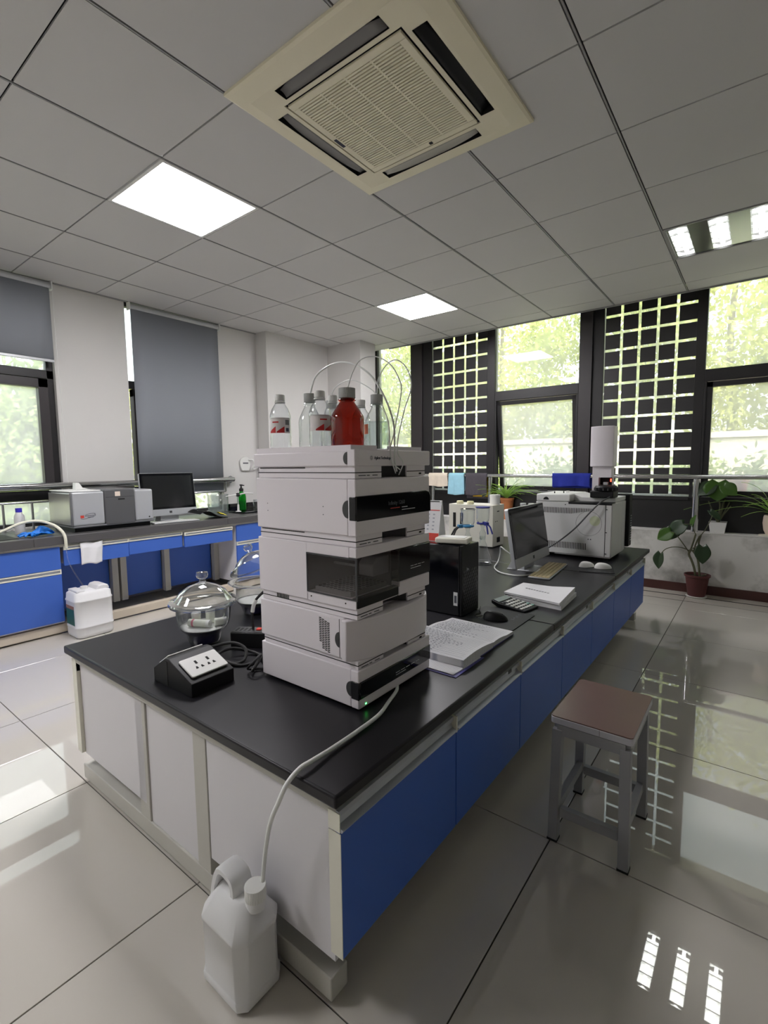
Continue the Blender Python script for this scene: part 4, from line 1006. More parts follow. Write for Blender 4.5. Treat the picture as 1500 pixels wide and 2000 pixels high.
# gas chromatograph
M_gc = mat('gc_white', (206, 206, 205), .5, var=.02); M_gctop = mat('gc_top_white', (222, 222, 220), .45, var=.02)
def gc():
    x0, x1, y0, y1 = -1.285, -.771, 3.477, 3.885
    t = T('gas_chromatograph', 'large white gas chromatograph with vented front and dark rear', 'instrument', ((x0+x1)/2, 3.7, BZ))
    box('cabinet', M_gc, t, x0, x1, y0, y1, .578, .944, bev=.004)
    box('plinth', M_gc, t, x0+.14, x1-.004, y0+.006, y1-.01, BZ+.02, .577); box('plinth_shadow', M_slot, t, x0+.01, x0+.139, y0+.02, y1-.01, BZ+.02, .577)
    for x in (x0+.04, x1-.04):
        for y in (y0+.04, y1-.04): G().cyl((x, y, BZ), .016, .021, 10).put('foot', M_rubber, t)
    box('door_gap', M_slot, t, x1-.040, x1-.036, y0-.001, y0+.002, .582, .938); 
    box('top_cover', M_gctop, t, x0+.002, x0+.24, y0, y1, .946, .998, bev=.008, seg=3)
    G().prism([(x0+.24, .946), (x1, .946), (x1, .975), (x0+.29, .975), (x0+.24, .996)], y0+.10, y1, 'y').put('top_deck', M_gctop, t, bev=.003)
    box('top_tray', M_matblack, t, x0+.23, x1, y0-.002, y0+.10, .932, .947, bev=.002)
    pts = [(x0+.073+.020*math.cos(a), .957+.020*math.sin(a)) for a in [math.pi*i/12 for i in range(13)]]
    G().prism(pts, y0-.0015, y0+.001, 'y').put('thumb_notch', M_slot, t, smooth=False)
    G().cyl((x0+.21, y0-.0012, .926), .004, .002, 10, axis='y').put('screw', M_slot, t)
    for (zz, n, up, h0) in ((.905, 34, 1, .040), (.618, 30, -1, .045)):
        g = G()
        for i in range(n):
            hh = h0*(1-.75*max(0, (i-20)/14)) if up == 1 else h0*(.55+.45*min(1, i/6))
            x = x0+.028+i*.0112; g.box(x-.0022, x+.0022, y0-.0012, y0+.001, zz-(hh if up == 1 else .0), zz+(0 if up == 1 else hh))
        tag(g.put('vent_slots', M_slot, t, smooth=False), kind='stuff')
    def circ(cx, cz, r, w, m, nm, full=False):
        g = G(); N = 40
        if full: g.prism([(cx+r*math.cos(2*math.pi*i/N), cz+r*math.sin(2*math.pi*i/N)) for i in range(N)], y0-.0008, y0+.001, 'y')
        else:
            g.lathe([(r-w, 0), (r-w, .0008), (r, .0008), (r, 0)], N).xf(Matrix.Translation((cx, y0-.0001, cz)) @ Matrix.Rotation(math.pi/2, 4, 'X'))
        g.put(nm, m, t, smooth=False)
    circ(x1-.145, .802, .085, .0014, M_greytext, 'printed_ring'); circ(x1-.105, .822, .034, 0, mat('pale_green_print', (196, 204, 172), .6), 'printed_disc', True)
    g = G()
    for k in (0, 1): g.prism([(x1-.150+.016*k, .690), (x1-.140+.016*k, .690), (x1-.145+.016*k, .699)], y0-.0008, y0+.001, 'y')
    g.put('warning_mark', M_slot, t, smooth=False)
    box('side_panel', M_gc, t, x1, x1+.004, y0+.006, y1-.11, .582, .940, bev=.001); box('side_panel', M_gc, t, x1, x1+.004, y1-.105, y1-.006, .582, .940, bev=.001)
    for zz in (.60, .745, .90): box('hinge', M_slot, t, x1-.038, x1-.026, y0-.003, y0, zz, zz+.005)
    box('rear_housing', M_matblack, t, x0+.05, x1+.028, y1+.002, y1+.10, .60, .985, bev=.006)
    g = G()
    for k in range(11): g.box(x1+.0275, x1+.0295, y1+.05, y1+.085, .64+.018*k, .648+.018*k)
    g.put('rear_grille', M_silver, t, smooth=False)
    for k in range(2): G().cyl((x0+.10+.05*k, y0+.10+.05*k, .998), .004, .014, 8).put('inlet_post', M_slot, t)
    box('inlet_cap', M_white, t, x0+.15, x0+.17, y0+.20, y0+.22, .998, 1.012)
gc()
def sampler():
    cx, cy = -.868, 3.60
    t = T('autosampler_tower', 'tall grey white autosampler tower on top of the gas chromatograph', 'instrument', (cx, cy, .976))
    box('turret_base', M_matblack, t, cx-.062, cx+.088, cy-.06, cy+.085, .9765, 1.024, bev=.006)
    G().lathe([(.001, 0), (.072, 0), (.076, .006), (.076, .022), (.066, .034), (.001, .036)], 32, (cx+.028, cy-.0, 1.024)).put('vial_turret', M_matblack, t)
    g = G()
    for k in range(16):
        a = 2*math.pi*k/16; g.cyl((cx+.028+.0735*math.cos(a), cy+.0735*math.sin(a), 1.027), .005, .016, 8)
    tag(g.put('turret_ribs', M_darkgrey, t), kind='stuff')
    g = G().box(cx-.062, cx-.02, cy-.012, cy+.075, 1.024, 1.19).box(cx-.02, cx+.060, cy+.035, cy+.075, 1.060, 1.19).box(cx-.02, cx+.060, cy-.012, cy+.035, 1.115, 1.19)
    g.put('neck', M_hplc, t, smooth=False)
    box('syringe_recess', M_slot, t, cx-.02, cx+.056, cy+.033, cy+.0352, 1.062, 1.115)
    box('indicator', emitter('red_led', (255, 60, 40), 3), t, cx+.046, cx+.054, cy+.0325, cy+.034, 1.085, 1.105)
    box('syringe', M_silver, t, cx+.004, cx+.036, cy+.012, cy+.028, 1.062, 1.082, bev=.003)
    pr = []
    for i in range(11): u = i/10; pr.append((cx-.078+u*.150, cy-.020-.020*(1-(2*u-1)**2)))
    poly = pr + [(cx+.072, cy+.085), (cx-.078, cy+.085)]
    G().prism(poly, 1.190, 1.465, 'z').put('tower_cover', M_hplc, t, bev=.004, ang=30)
sampler()
cable('grey sampler cable drooping across the gas chromatograph front', [(-.80, 3.535, .985), (-.835, 3.455, .955), (-.90, 3.43, .88), (-.98, 3.42, .78), (-1.06, 3.40, .70), (-1.14, 3.36, .635), (-1.22, 3.32, .59), (-1.30, 3.30, .575)], .005, mat('grey_cable', (76, 77, 78), .5))
# white box instrument with black slots
wb = T('white_box_instrument', 'cream metal box instrument with two black vertical slots behind the tower', 'instrument', (-1.86, 3.63, BZ))
M_wbx = mat('cream_metal', (214, 212, 200), .5, var=.03)
box('case', M_wbx, wb, -2.04, -1.645, 3.525, 3.735, .560, .890, bev=.003)
for a in (-2.0, -1.955+.02): box('slot', M_slot, wb, a+.0, a+.026, 3.5235, 3.527, .70, .82)
for x in (-2.0, -1.68):
    for y in (3.56, 3.70): G().cyl((x, y, BZ), .012, .010, 10).put('foot', M_rubber, wb)
box('side_vent', M_slot, wb, -1.646, -1.6435, 3.60, 3.64, .835, .842); box('power_inlet', M_matblack, wb, -1.646, -1.640, 3.60, 3.65, .59, .63)
for k in range(2): G().cyl((-1.6455, 3.57+.03*k, .76), .004, .003, 8, axis='x').put('screw', M_slot, wb)
def knob(label, x, y):
    t = T('sealing_cap', label, 'cap', (x, y, .8905)); c = (x, y, .8905)
    G().lathe([(.001, 0), (.026, 0), (.028, .004), (.028, .020), (.024, .026), (.001, .027)], 24, c).put('disc', mat('cream_cap', (226, 220, 178), .5), t); G().lathe([(.029, .006), (.0295, .008), (.029, .010)], 24, c).put('rim', M_cream, t)
knob('left cream cap on the cream box instrument', -1.955, 3.56); knob('right cream cap on the cream box instrument', -1.86, 3.56)
jr = T('white_jar', 'white ribbed jar standing at the right end of the cream box instrument', 'jar', (-1.69, 3.655, .8905)); c = (-1.69, 3.655, .8905)
G().lathe([(.001, 0), (.038, 0), (.040, .004), (.040, .055), (.001, .056)], 28, c).put('body', M_white, jr); ribcap(jr, c[0], c[1], c[2]+.0555, .043, .022, M_white, 24)
for k, (x, y, l) in enumerate(((-1.535, 3.86, 'left'), (-1.47, 3.87, 'middle'), (-1.405, 3.88, 'right'))):
    t = T('reagent_bottle', '%s of three tall reagent bottles behind the island computer' % l, 'bottle', (x, y, BZ), group='reagent bottles behind the island computer'); c = (x, y, BZ)
    G().lathe([(.001, 0), (.026, 0), (.028, .004), (.028, .29), (.020, .31), (.020, .318), (.001, .319)], 24, c).put('body', mat('grey_brown_bottle', (70, 70, 76), .2), t)
    ribcap(t, x, y, BZ+.316, .024, .024, M_silver, 20)
# vacuum filtration sets
M_navyc = mat('navy_clamp', (34, 40, 130), .4); M_skyc = mat('sky_clamp', (52, 130, 178), .4)
def filtration(label, x, y, cm, lidc, rot):
    t = T('filtration_set', label, 'glassware', (x, y, BZ), rz=rot)
    G().lathe([(.060, 0), (.066, .004), (.066, .010), (.060, .030), (.044, .085), (.024, .140), (.019, .155), (.019, .185), (.021, .188)], 32, cap0=True).put('conical_flask', M_pglass, t)
    G().lathe([(.014, .165), (.020, .190), (.022, .21), (.013, .225), (.010, .24), (.016, .262), (.034, .270), (.034, .274)], 28).put('filter_base', M_pglass, t)
    G().lathe([(.030, .277), (.033, .282), (.040, .292), (.043, .310), (.044, .375), (.0465, .378)], 32).put('funnel_cup', M_pglass, t)
    G().lathe([(.001, .384), (.047, .384), (.048, .380), (.044, .376)], 28).put('cup_lid' if lidc else 'cup_rim', M_navyc if lidc else M_pglass, t)
    g = G().tube([(.034*math.cos(a), .034*math.sin(a), .275) for a in [.5+i*.38 for i in range(15)]], .007, 8); g.put('clamp_ring', cm, t)
    G().box(-.068, -.036, -.012, .012, .264, .286).put('clamp_jaw', cm, t, bev=.003)
    for s in (-1, 1):
        G().tube([(-.064, s*.006, .272), (-.085, s*.012, .255), (-.105, s*.016, .215)], .0055, 6).put('clamp_handle', M_rubber if cm is M_skyc else cm, t)
    G().tube([(.017, 0, .165), (.034, 0, .168), (.044, 0, .170)], .005, 8).put('side_arm', M_pglass, t)
filtration('glass filtration flask with navy lid and navy clamp beside the island computer', -1.440, 2.93, M_navyc, True, 2.5)
filtration('glass filtration flask with light blue clamp behind the black tower', -1.452, 2.745, M_skyc, False, .9)
# ------------------------------------------------------------------ stool
def stool():
    t = T('stool', 'square lab stool with brown worn seat on grey steel legs', 'stool', (-.372, 1.63, 0))
    M_seat = mat('brown_seat', (94, 62, 57), .28, var=.14, scale=5, spec=.6); M_leg = mat('grey_painted_steel', (150, 151, 154), .45, var=.06)
    M_core = mat('chipped_seat_edge', (196, 196, 202), .5, var=.05)
    x0, x1, y0, y1 = -.492, -.252, 1.495, 1.822
    G().prism(rounded(x0, x1, y0, y1, .012), .395, .4165, 'z').put('seat_board', M_core, t, bev=.002)
    G().prism(rounded(x0+.001, x1-.001, y0+.001, y1-.001, .012), .4166, .4195, 'z').put('seat_top', M_seat, t, smooth=False)
    a, b, c, d = -.470, -.272, 1.508, 1.778; w = .030
    legs = ((a, c), (b, c), (a, d), (b, d))
    for x, y in legs:
        sx = 1 if x == b else -1; sy = 1 if y == d else -1
        # slight splay
        g = G(); top = .378
        for z, e in ((.004, .006), (top, 0)):
            for dx, dy in ((-w/2, -w/2), (w/2, -w/2), (w/2, w/2), (-w/2, w/2)): g.v.append((x+dx+sx*e-.0*sx, y+dy+sy*e, z))
        g.f = [(0, 3, 2, 1), (4, 5, 6, 7)] + [(i, (i+1) % 4, 4+(i+1) % 4, 4+i) for i in range(4)]
        g.put('leg', M_leg, t, bev=.002); box('foot_cap', M_rubber, t, x-w/2-.001+sx*.006, x+w/2+.001+sx*.006, y-w/2-.001+sy*.006, y+w/2+.001+sy*.006, 0, .007)
    for y in (c, d): box('apron', M_leg, t, a, b, y-.012, y+.012, .360, .394); box('stretcher', M_leg, t, a+.014, b-.014, y-.010, y+.010, .085, .115)
    for x in (a, b): box('apron', M_leg, t, x-.012, x+.012, c, d, .360, .394); box('stretcher', M_leg, t, x-.010, x+.010, c+.012, d-.012, .100, .130)
    box('chip', M_slot, t, -.345, -.3442, y0-.0004, y0, .397, .417)
stool()
# ------------------------------------------------------------------ on the wall counter
CZ = .73
def spectrometer():
    x0, x1, y0, y1 = -4.50, -4.06, 1.432, 2.058
    t = T('spectrometer', 'silver grey bench spectrometer with dark centre compartment on the wall counter', 'instrument', ((x0+x1)/2, (y0+y1)/2, CZ))
    box('base', M_matblack, t, x0+.02, x1-.03, y0+.03, y1-.02, CZ+.001, .770)
    M_al = mat('brushed_side', (176, 174, 172), .28, metal=.6, var=.08, scale=4); M_dk = mat('dark_compartment', (92, 92, 94), .38, metal=.2); M_rim = mat('trim_grey', (110, 111, 113), .4, metal=.2)
    for a, b in ((y0+.012, 1.672), (1.908, y1)):
        box('housing', M_silver, t, x0+.02, x1, a, b, .778, 1.036, bev=.014, seg=4)
    box('compartment', M_dk, t, x0+.03, x1+.003, 1.673, 1.907, .764, 1.050, bev=.012, seg=4)
    box('lid_line', M_slot, t, x1+.0025, x1+.0036, 1.682, 1.898, .985, .987)
    box('latch', M_slot, t, x1+.003, x1+.005, 1.775, 1.825, .962, .972)
    box('sticker', mat('sticker_cream', (222, 206, 192), .7), t, x1+.0028, x1+.0045, 1.752, 1.792, .992, 1.028)
    box('side_plate', M_al, t, x0+.01, x1-.012, y0, y0+.012, .785, 1.026, bev=.003)
    box('corner_trim', M_rim, t, x1-.014, x1+.001, y0+.001, y0+.015, .780, 1.032, bev=.006, seg=3)
    box('bottom_trim', M_rim, t, x0+.02, x1+.001, y0+.012, y1, .764, .7785, bev=.003)
    box('top_plate', M_white, t, x0+.02, x1-.02, y0+.004, 1.66, 1.036, 1.046, bev=.004)
    G().prism([(1.575, 1.046), (1.68, 1.046), (1.66, 1.052), (1.63, 1.06), (1.605, 1.098), (1.58, 1.100)], x0+.10, x0+.16, 'x').put('sample_funnel', M_white, t, bev=.003)
    box('logo_square', M_redprint, t, x1, x1+.001, 1.495, 1.520, .838, .858)
    g = G().tube(smooth_path([(x1+.0005, 1.592, .864), (x1+.0005, 1.60, .850), (x1+.0005, 1.56, .838), (x1+.0005, 1.52, .829), (x1+.0005, 1.497, .833)], 8), .0012, 5).tube(smooth_path([(x1+.0005, 1.53, .862), (x1+.0005, 1.57, .869), (x1+.0005, 1.597, .868), (x1+.0005, 1.60, .858)], 8), .0012, 5)
    g.put('logo_swoosh', M_dktext, t)
    g = G()
    for k in range(8): g.box(x1, x1+.001, 1.527+.0085*k, 1.533+.0085*k, .850, .8555)
    for k in range(5): g.box(x1, x1+.001, 1.545+.0085*k, 1.551+.0085*k, .839, .844)
    g.put('logo_letters', M_dktext, t, smooth=False)
    G().cyl((x1, 2.02, .805), .006, .002, 10, axis='x').put('button', M_slot, t)
spectrometer()
all_in_one('silver all in one computer with black screen on the wall counter', -4.27, 2.325, CZ, -.08, .50, .39, 7)
t = T('document_tray', 'curved black document tray right of the wall counter computer', 'tray', (-4.11, 2.60, CZ), rz=0)
G().grid(lambda u, v: (-.11+.21*v, -.14+.29*u, .004+.085*math.exp(-((u-.22)/.38)**2)*(1-.12*v)), 16, 6).put('shell', M_matblack, t, solid=.004)
t2 = tag(G().grid(lambda u, v: (-4.05+.05*v, 2.655+.075*u, CZ+.052-.028*u+.010*math.sin(v*3.1)), 8, 4).put('yellow_cloth', mat('yellow_note', (226, 212, 60), .7), None, solid=.002), 'small yellow note stuck on the black document tray', 'note')
kb2 = T('keyboard', 'slim keyboard lying under the wall counter computer', 'keyboard', (-4.10, 2.27, CZ), rz=-.12)
kbb2 = box('base', M_silver, kb2, -.055, .055, -.20, .20, .001, .009, bev=.002); 
q = G().box(-.0085, .0085, -.0115, .0115, 0, .003); me = bpy.data.meshes.new('key'); me.from_pydata(q.v, [], q.f); me.materials.append(M_white)
for r in range(5):
    for c in range(14): link_mesh('key', me, kbb2, (-.042+.021*r, -.182+.028*c, .009))
bk = T('beaker', 'large clear plastic beaker half full of water by the wall', 'beaker', (-4.40, 2.905, CZ)); c = (-4.40, 2.905, CZ)
G().lathe([(.095, .002), (.100, .008), (.104, .195), (.108, .200)], 36, c, cap0=True).put('wall', glass('plastic_beaker', (226, 230, 228), 1.2, .08, haze=.22), bk)
G().lathe([(.001, .006), (.096, .006), (.099, .10), (.001, .10)], 32, c).put('water', M_water, bk)
tr_ = T('black_rack', 'low black tray in the corner holding the green bottle', 'tray', (-4.36, 3.26, CZ))
box('base', M_gloss, tr_, -4.52, -4.18, 3.05, 3.55, CZ+.001, CZ+.018, bev=.003); box('back', M_gloss, tr_, -4.52, -4.505, 3.05, 3.55, CZ+.018, CZ+.085, bev=.002)
gb = T('green_spray_bottle', 'green liquid soap bottle with black pump in the wall corner', 'bottle', (-4.36, 3.165, CZ+.018)); c = (-4.36, 3.165, CZ+.0185)
M_green = glass('green_plastic', (60, 205, 80), .6, .05, haze=.45, hazec=(40, 200, 70))
G().lathe([(.040, .002), (.046, .008), (.047, .14), (.042, .17), (.020, .195), (.018, .21)], 28, c, cap0=True).put('body', M_green, gb)
G().lathe([(.001, .003), (.043, .008), (.044, .10), (.001, .101)], 24, c).put('liquid', glass('green_soap', (30, 170, 60), .3, .1, haze=.5, hazec=(20, 150, 50)), gb)
G().lathe([(.022, .205), (.023, .23), (.010, .24), (.007, .262), (.016, .264), (.016, .276), (.001, .277)], 20, c).put('pump', M_rubber, gb)
G().box(-.008, .050, -.006, .006, .262, .272).xf(Matrix.Translation(c)).put('nozzle', M_rubber, gb, bev=.002)
ar = T('clamp_stand', 'small white clamp stand with long arms beside the green bottle', 'stand', (-4.27, 3.055, CZ+.018)); c = (-4.27, 3.055, CZ+.0185)
G().lathe([(.001, 0), (.028, 0), (.028, .005), (.012, .010), (.010, .075), (.001, .076)], 20, c).put('foot', M_white, ar); G().cyl((c[0], c[1], c[2]+.075), .006, .09, 10).put('rod', M_silver, ar)
G().lathe([(.001, -.022), (.016, -.016), (.022, 0), (.016, .016), (.001, .022)], 16, (c[0], c[1], c[2]+.175)).put('joint', M_rubber, ar)
G().tube(smooth_path([(c[0]-.02, c[1]-.13, c[2]+.165), (c[0], c[1], c[2]+.178), (c[0]-.03, c[1]+.12, c[2]+.185), (c[0]-.05, c[1]+.23, c[2]+.175)], 6), .006, 8).put('arm', M_white, ar)
sj = T('small_jar', 'little clear jar with grey lid at the corner behind the green bottle', 'jar', (-4.40, 3.38, CZ+.018)); c = (-4.40, 3.38, CZ+.0185)
G().lathe([(.030, .001), (.034, .006), (.034, .07), (.026, .085)], 24, c, cap0=True).put('glass', M_pet, sj); G().cyl((c[0], c[1], c[2]+.084), .029, .018, 20).put('lid', M_silver, sj)
wbt = T('wash_bottle', 'white bottle with a blue cap by the left window', 'bottle', (-4.35, 1.19, CZ)); c = (-4.35, 1.19, CZ+.0005)
G().lathe([(.001, 0), (.030, 0), (.033, .005), (.033, .135), (.020, .160), (.018, .168), (.001, .169)], 28, c).put('body', M_hdpe, wbt); ribcap(wbt, c[0], c[1], c[2]+.165, .021, .03, mat('blue_cap', (60, 50, 190), .45), 24)
# glove and hoses
M_glove = mat('blue_nitrile', (34, 128, 226), .38, var=.10, scale=20)
gl = T('nitrile_glove', 'crumpled blue nitrile glove lying by the spectrometer', 'glove', (-4.12, 1.24, CZ), rz=.35)
def palm(u, v):
    a = 2*math.pi*u; s = v
    w = .036*(1-.35*s)+.010*math.sin(5*a+7*s); hgt = (.008+.026*math.sin(2.8*s)**2+.009*math.sin(3*a+9*s))*(1-.2*s)
    return (w*math.cos(a), -.06+.15*s+.008*math.sin(9*s), .004+hgt*(1+math.sin(a)))
G().grid(palm, 20, 14).put('palm', M_glove, gl, ang=80)
for k, (a, L) in enumerate(((-.9, .055), (-.5, .075), (-.15, .082), (.2, .07), (.7, .05))):
    G().tube(smooth_path([(.014*(k-2), -.055, .014), (.014*(k-2)+.3*L*math.sin(a), -.055-.5*L, .022+.01*(k % 2)), (.014*(k-2)+.9*L*math.sin(a), -.055-L*math.cos(a), .012)], 6), .010, 8, rs=[.011-.004*i/12 for i in range(13)]).put('finger', M_glove, gl, ang=80)
M_hose = mat('milky_hose', (226, 224, 206), .4, var=.04)
tag(G().tube(smooth_path([(-4.13, .86, CZ+.012), (-4.12, 1.00, CZ+.05), (-4.10, 1.13, CZ+.105), (-4.09, 1.23, CZ+.112), (-4.03, 1.31, CZ+.075), (-3.965, 1.345, CZ+.01), (-3.962, 1.352, .64)], 10), .010, 12).put('drain_hose', M_hose, None), 'milky drain hose arching over the counter edge down to the jerrycan', 'hose')
tag(G().tube(smooth_path([(-3.962, 1.353, .638), (-3.985, 1.365, .55), (-3.95, 1.39, .45), (-3.90, 1.42, .36)], 8), .004, 8).put('drain_tube', M_pet, None), 'thin clear tube dropping from the hose end into the jerrycan', 'tube')
# sink opening at the left edge of the counter
sk = T('sink_basin', 'dark sink opening in the counter at the left edge', 'sink', (-4.24, .90, CZ)); box('rim', M_matblack, sk, -4.42, -4.06, .70, 1.10, CZ+.0005, CZ+.003, bev=.001)
# white jerrycan on the floor
def jerry():
    x0, x1, y0, y1 = -3.985, -3.765, 1.318, 1.572
    t = T('white_jerrycan', 'big white jerrycan on the floor below the wall counter', 'jerrycan', ((x0+x1)/2, (y0+y1)/2, 0))
    def ring(i, z, r=.045): return [(a, b, z) for a, b in rounded(x0+i, x1-i, y0+i, y1-i, r, 5)]
    lv = [ring(.012, .001), ring(.002, .010), ring(.0, .03), ring(0, .072), ring(-.003, .076), ring(-.003, .084), ring(0, .088), ring(0, .262), ring(-.003, .266), ring(-.003, .274), ring(.001, .278), ring(.004, .318), ring(.022, .335)]
    n = len(lv[0]); vs = [p for r in lv for p in r]
    fs = [(j*n+i, j*n+(i+1) % n, (j+1)*n+(i+1) % n, (j+1)*n+i) for j in range(len(lv)-1) for i in range(n)] + [tuple(range(n-1, -1, -1)), tuple((len(lv)-1)*n+i for i in range(n))]
    G().add(vs, fs).put('body', M_hdpe, t, ang=50)
    G().prism([(y0+.145, .330), (y1-.012, .330), (y1-.022, .358), (y1-.055, .366), (y0+.165, .362)], x0+.03, x1-.03, 'x').put('handle_block', M_hdpe, t, bev=.008, seg=3)
    box('shoulder', M_hdpe, t, x0+.03, x1-.03, y0+.02, y0+.075, .330, .346, bev=.006)
    G().cyl(((x0+x1)/2-.02, y0+.105, .332), .024, .022, 20).put('cap', M_white, t)
    M_glab = mat('green_label', (38, 92, 84), .5, var=.1); box('label', M_glab, t, x0+.04, x1-.045, y0-.0012, y0+.001, .095, .235); box('label_band', mat('brown_label', (150, 110, 90), .6), t, x0+.04, x1-.045, y0-.0016, y0, .212, .236)
jerry()
# ------------------------------------------------------------------ rails, blinds, wall hook
def tube_run(t, nm, pts, r, m=M_steel): return G().tube(pts, r, 16).put(nm, m, t)
hr = T('handrail', 'polished steel handrail along the blinds wall', 'handrail', (-4.585, 1.2, CZ))
tube_run(hr, 'rail', [(-4.585, -2.0, 1.075), (-4.585, 3.235, 1.075)], .026)
tube_run(hr, 'lower_rail', [(-4.585, -2.0, .950), (-4.585, 3.13, .950)], .009)
for y in (-.6, .55, 1.155, 1.345, 2.02, 3.13): tube_run(hr, 'baluster', [(-4.585, y, .952), (-4.585, y, 1.06)] if y == 3.13 else [(-4.585, y, .731), (-4.585, y, .945)], .010)
G().cyl((-4.648, 3.235, 1.075), .038, .006, 20, axis='x').put('wall_flange', M_steel, hr); tube_run(hr, 'return_bend', smooth_path([(-4.585, 3.20, 1.075), (-4.588, 3.228, 1.075), (-4.61, 3.235, 1.075), (-4.645, 3.235, 1.075)], 5), .026)
hb_ = T('handrail', 'polished steel handrail in front of the lattice windows', 'handrail', (-1.0, 5.31, .568))
tube_run(hb_, 'rail', [(-3.88, 5.31, 1.078), (XR-.01, 5.31, 1.078)], .022)
for x in (-3.3, -2.52, -.462, 1.6): tube_run(hb_, 'post', [(x, 5.31, .569), (x, 5.31, 1.058)], .030 if x == -.462 else .024)
def blind(label, y0, y1, z0, z1, x):
    t = T('roller_blind', label, 'blind', (x, (y0+y1)/2, z0), group='grey roller blinds')
    M_fab = MATS.get('grey_blind') or mat('grey_blind', (142, 146, 153), .8, var=.03, scale=3, bump=.2, bscale=400)
    G().grid(lambda u, v: (x+.002*math.sin(3*u), y0+u*(y1-y0), z0+v*(z1-z0)), 8, 2).put('fabric', M_fab, t, solid=.0015)
    G().cyl((x-.012, y0-.01, z1+.005), .026, y1-y0+.02, 20, axis='y').put('roller', M_silver, t)
    box('bottom_bar', M_silver, t, x-.006, x+.008, y0, y1, z0-.022, z0, bev=.003)
    for y in (y0-.018, y1+.010): box('bracket', M_white, t, x-.03, x+.025, y, y+.010, z1-.03, z1+.035)
    return t
b1 = blind('half raised grey roller blind on the left edge window', .66, 1.582, 2.095, 2.675, -4.60)
G().tube(smooth_path([(-4.585, 1.60, 2.66), (-4.583, 1.603, 1.9), (-4.58, 1.612, 1.3), (-4.57, 1.606, .80)], 6), .0022, 6).put('pull_chain', M_white, b1)
b2 = blind('fully lowered grey roller blind on the window beside the corner', 2.232, 3.135, .962, 2.675, -4.625)
hk = T('wall_shower_hook', 'white moulded holder with curved spout on the wall by the corner', 'holder', (-4.648, 3.44, 1.16))
G().prism([(3.40+.07*math.cos(a)+.03, 1.262+.062*math.sin(a)) for a in [math.pi*i/12 for i in range(13)]] + [(3.368, 1.20), (3.385, 1.165), (3.475, 1.165), (3.492, 1.20)], -4.649, -4.625, 'x').put('back_plate', M_white, hk, bev=.004)
box('slot', M_greytext, hk, -4.6255, -4.6235, 3.395, 3.465, 1.245, 1.258)
G().tube(smooth_path([(-4.63, 3.47, 1.29), (-4.60, 3.51, 1.285), (-4.59, 3.525, 1.24), (-4.60, 3.505, 1.195), (-4.615, 3.54, 1.185), (-4.60, 3.585, 1.215)], 6), .010, 8).put('spout', M_white, hk)
# ------------------------------------------------------------------ towels on the handrail
def towel(label, x0, x1, zf, zb, rgb, seed, extra=None):
    m = mat('towel_'+str(seed), rgb, .9, var=.12, scale=25, bump=1.0, bscale=260)
    t = T('towel', label, 'towel', ((x0+x1)/2, 5.31, min(zf, zb)), group='towels hung over the handrail')
    rr = .026; top = 1.078+.002
    def fn(u, v):
        # v 0..1 along the drape: front hem, over the rail, back hem
        Lf, La, Lb = top-zf, math.pi*rr, top-zb; s = v*(Lf+La+Lb)
        w = .004*math.sin(u*11+seed)+.003*math.sin(u*23+2*seed)
        x = x0+u*(x1-x0)+.006*math.sin(v*5+seed)*(2*u-1)
        if s < Lf: return (x, 5.31-rr-w*(1-s/Lf)*2.2-.001, zf+s+.006*math.sin(u*6+seed)*(1-s/Lf))
        if s < Lf+La: a = (s-Lf)/rr; return (x, 5.31-rr*math.cos(a), top+rr*math.sin(a))
        return (x, 5.31+rr+w*1.5*((s-Lf-La)/Lb), top-(s-Lf-La))
    G().grid(fn, 22, 40).put('cloth', m, t, solid=.004, ang=80)
    return t
towel('cream towel hung at the left end of the handrail', -3.36, -3.085, .940, .98, (226, 214, 196), 1)
towel('light blue towel hung on the handrail', -3.070, -2.845, .842, .90, (158, 208, 226), 2)
td = towel('dark grey towel with yellow lining hung on the handrail', -2.832, -2.545, .842, .80, (78, 74, 80), 3)
G().grid(lambda u, v: (-2.79+u*.25, 5.332+.003*math.sin(9*u), .822+v*.25), 10, 4).put('yellow_lining', mat('yellow_cloth', (222, 180, 50), .9, bump=.6), td, solid=.003)
G().grid(lambda u, v: (-2.545+u*.030, 5.345+.004*math.sin(9*v), .84+v*.25), 3, 6).put('yellow_lining', MATS['yellow_cloth'], td, solid=.003)
towel('royal blue towel hung on the handrail behind the gas chromatograph', -1.785, -1.385, .966, .95, (32, 48, 150), 4)
# ------------------------------------------------------------------ plants
def leaf_mat(name, a, rough=.4, tl=.35):
    m = mat(name, a, rough, var=.25, scale=9); n = m.node_tree.nodes; l = m.node_tree.links; b = n['Principled BSDF']; out = n['Material Output']
    t = n.new('ShaderNodeBsdfTranslucent'); t.inputs[0].default_value = (*[min(1, c*1.5) for c in lin(a)], 1); mx = n.new('ShaderNodeMixShader'); mx.inputs[0].default_value = tl
    l.new(b.outputs[0], mx.inputs[1]); l.new(t.outputs[0], mx.inputs[2]); l.new(mx.outputs[0], out.inputs[0]); return m
M_leafd = leaf_mat('dark_leaf', (50, 70, 46), .3, .25); M_leafg = leaf_mat('green_leaf', (80, 116, 50), .3, .35); M_stem = mat('green_brown_stem', (86, 88, 62), .6, var=.2); M_soil = mat('soil', (58, 46, 38), .95, var=.3, scale=60)
M_spider = leaf_mat('striped_leaf', (150, 184, 92), .35, .4)
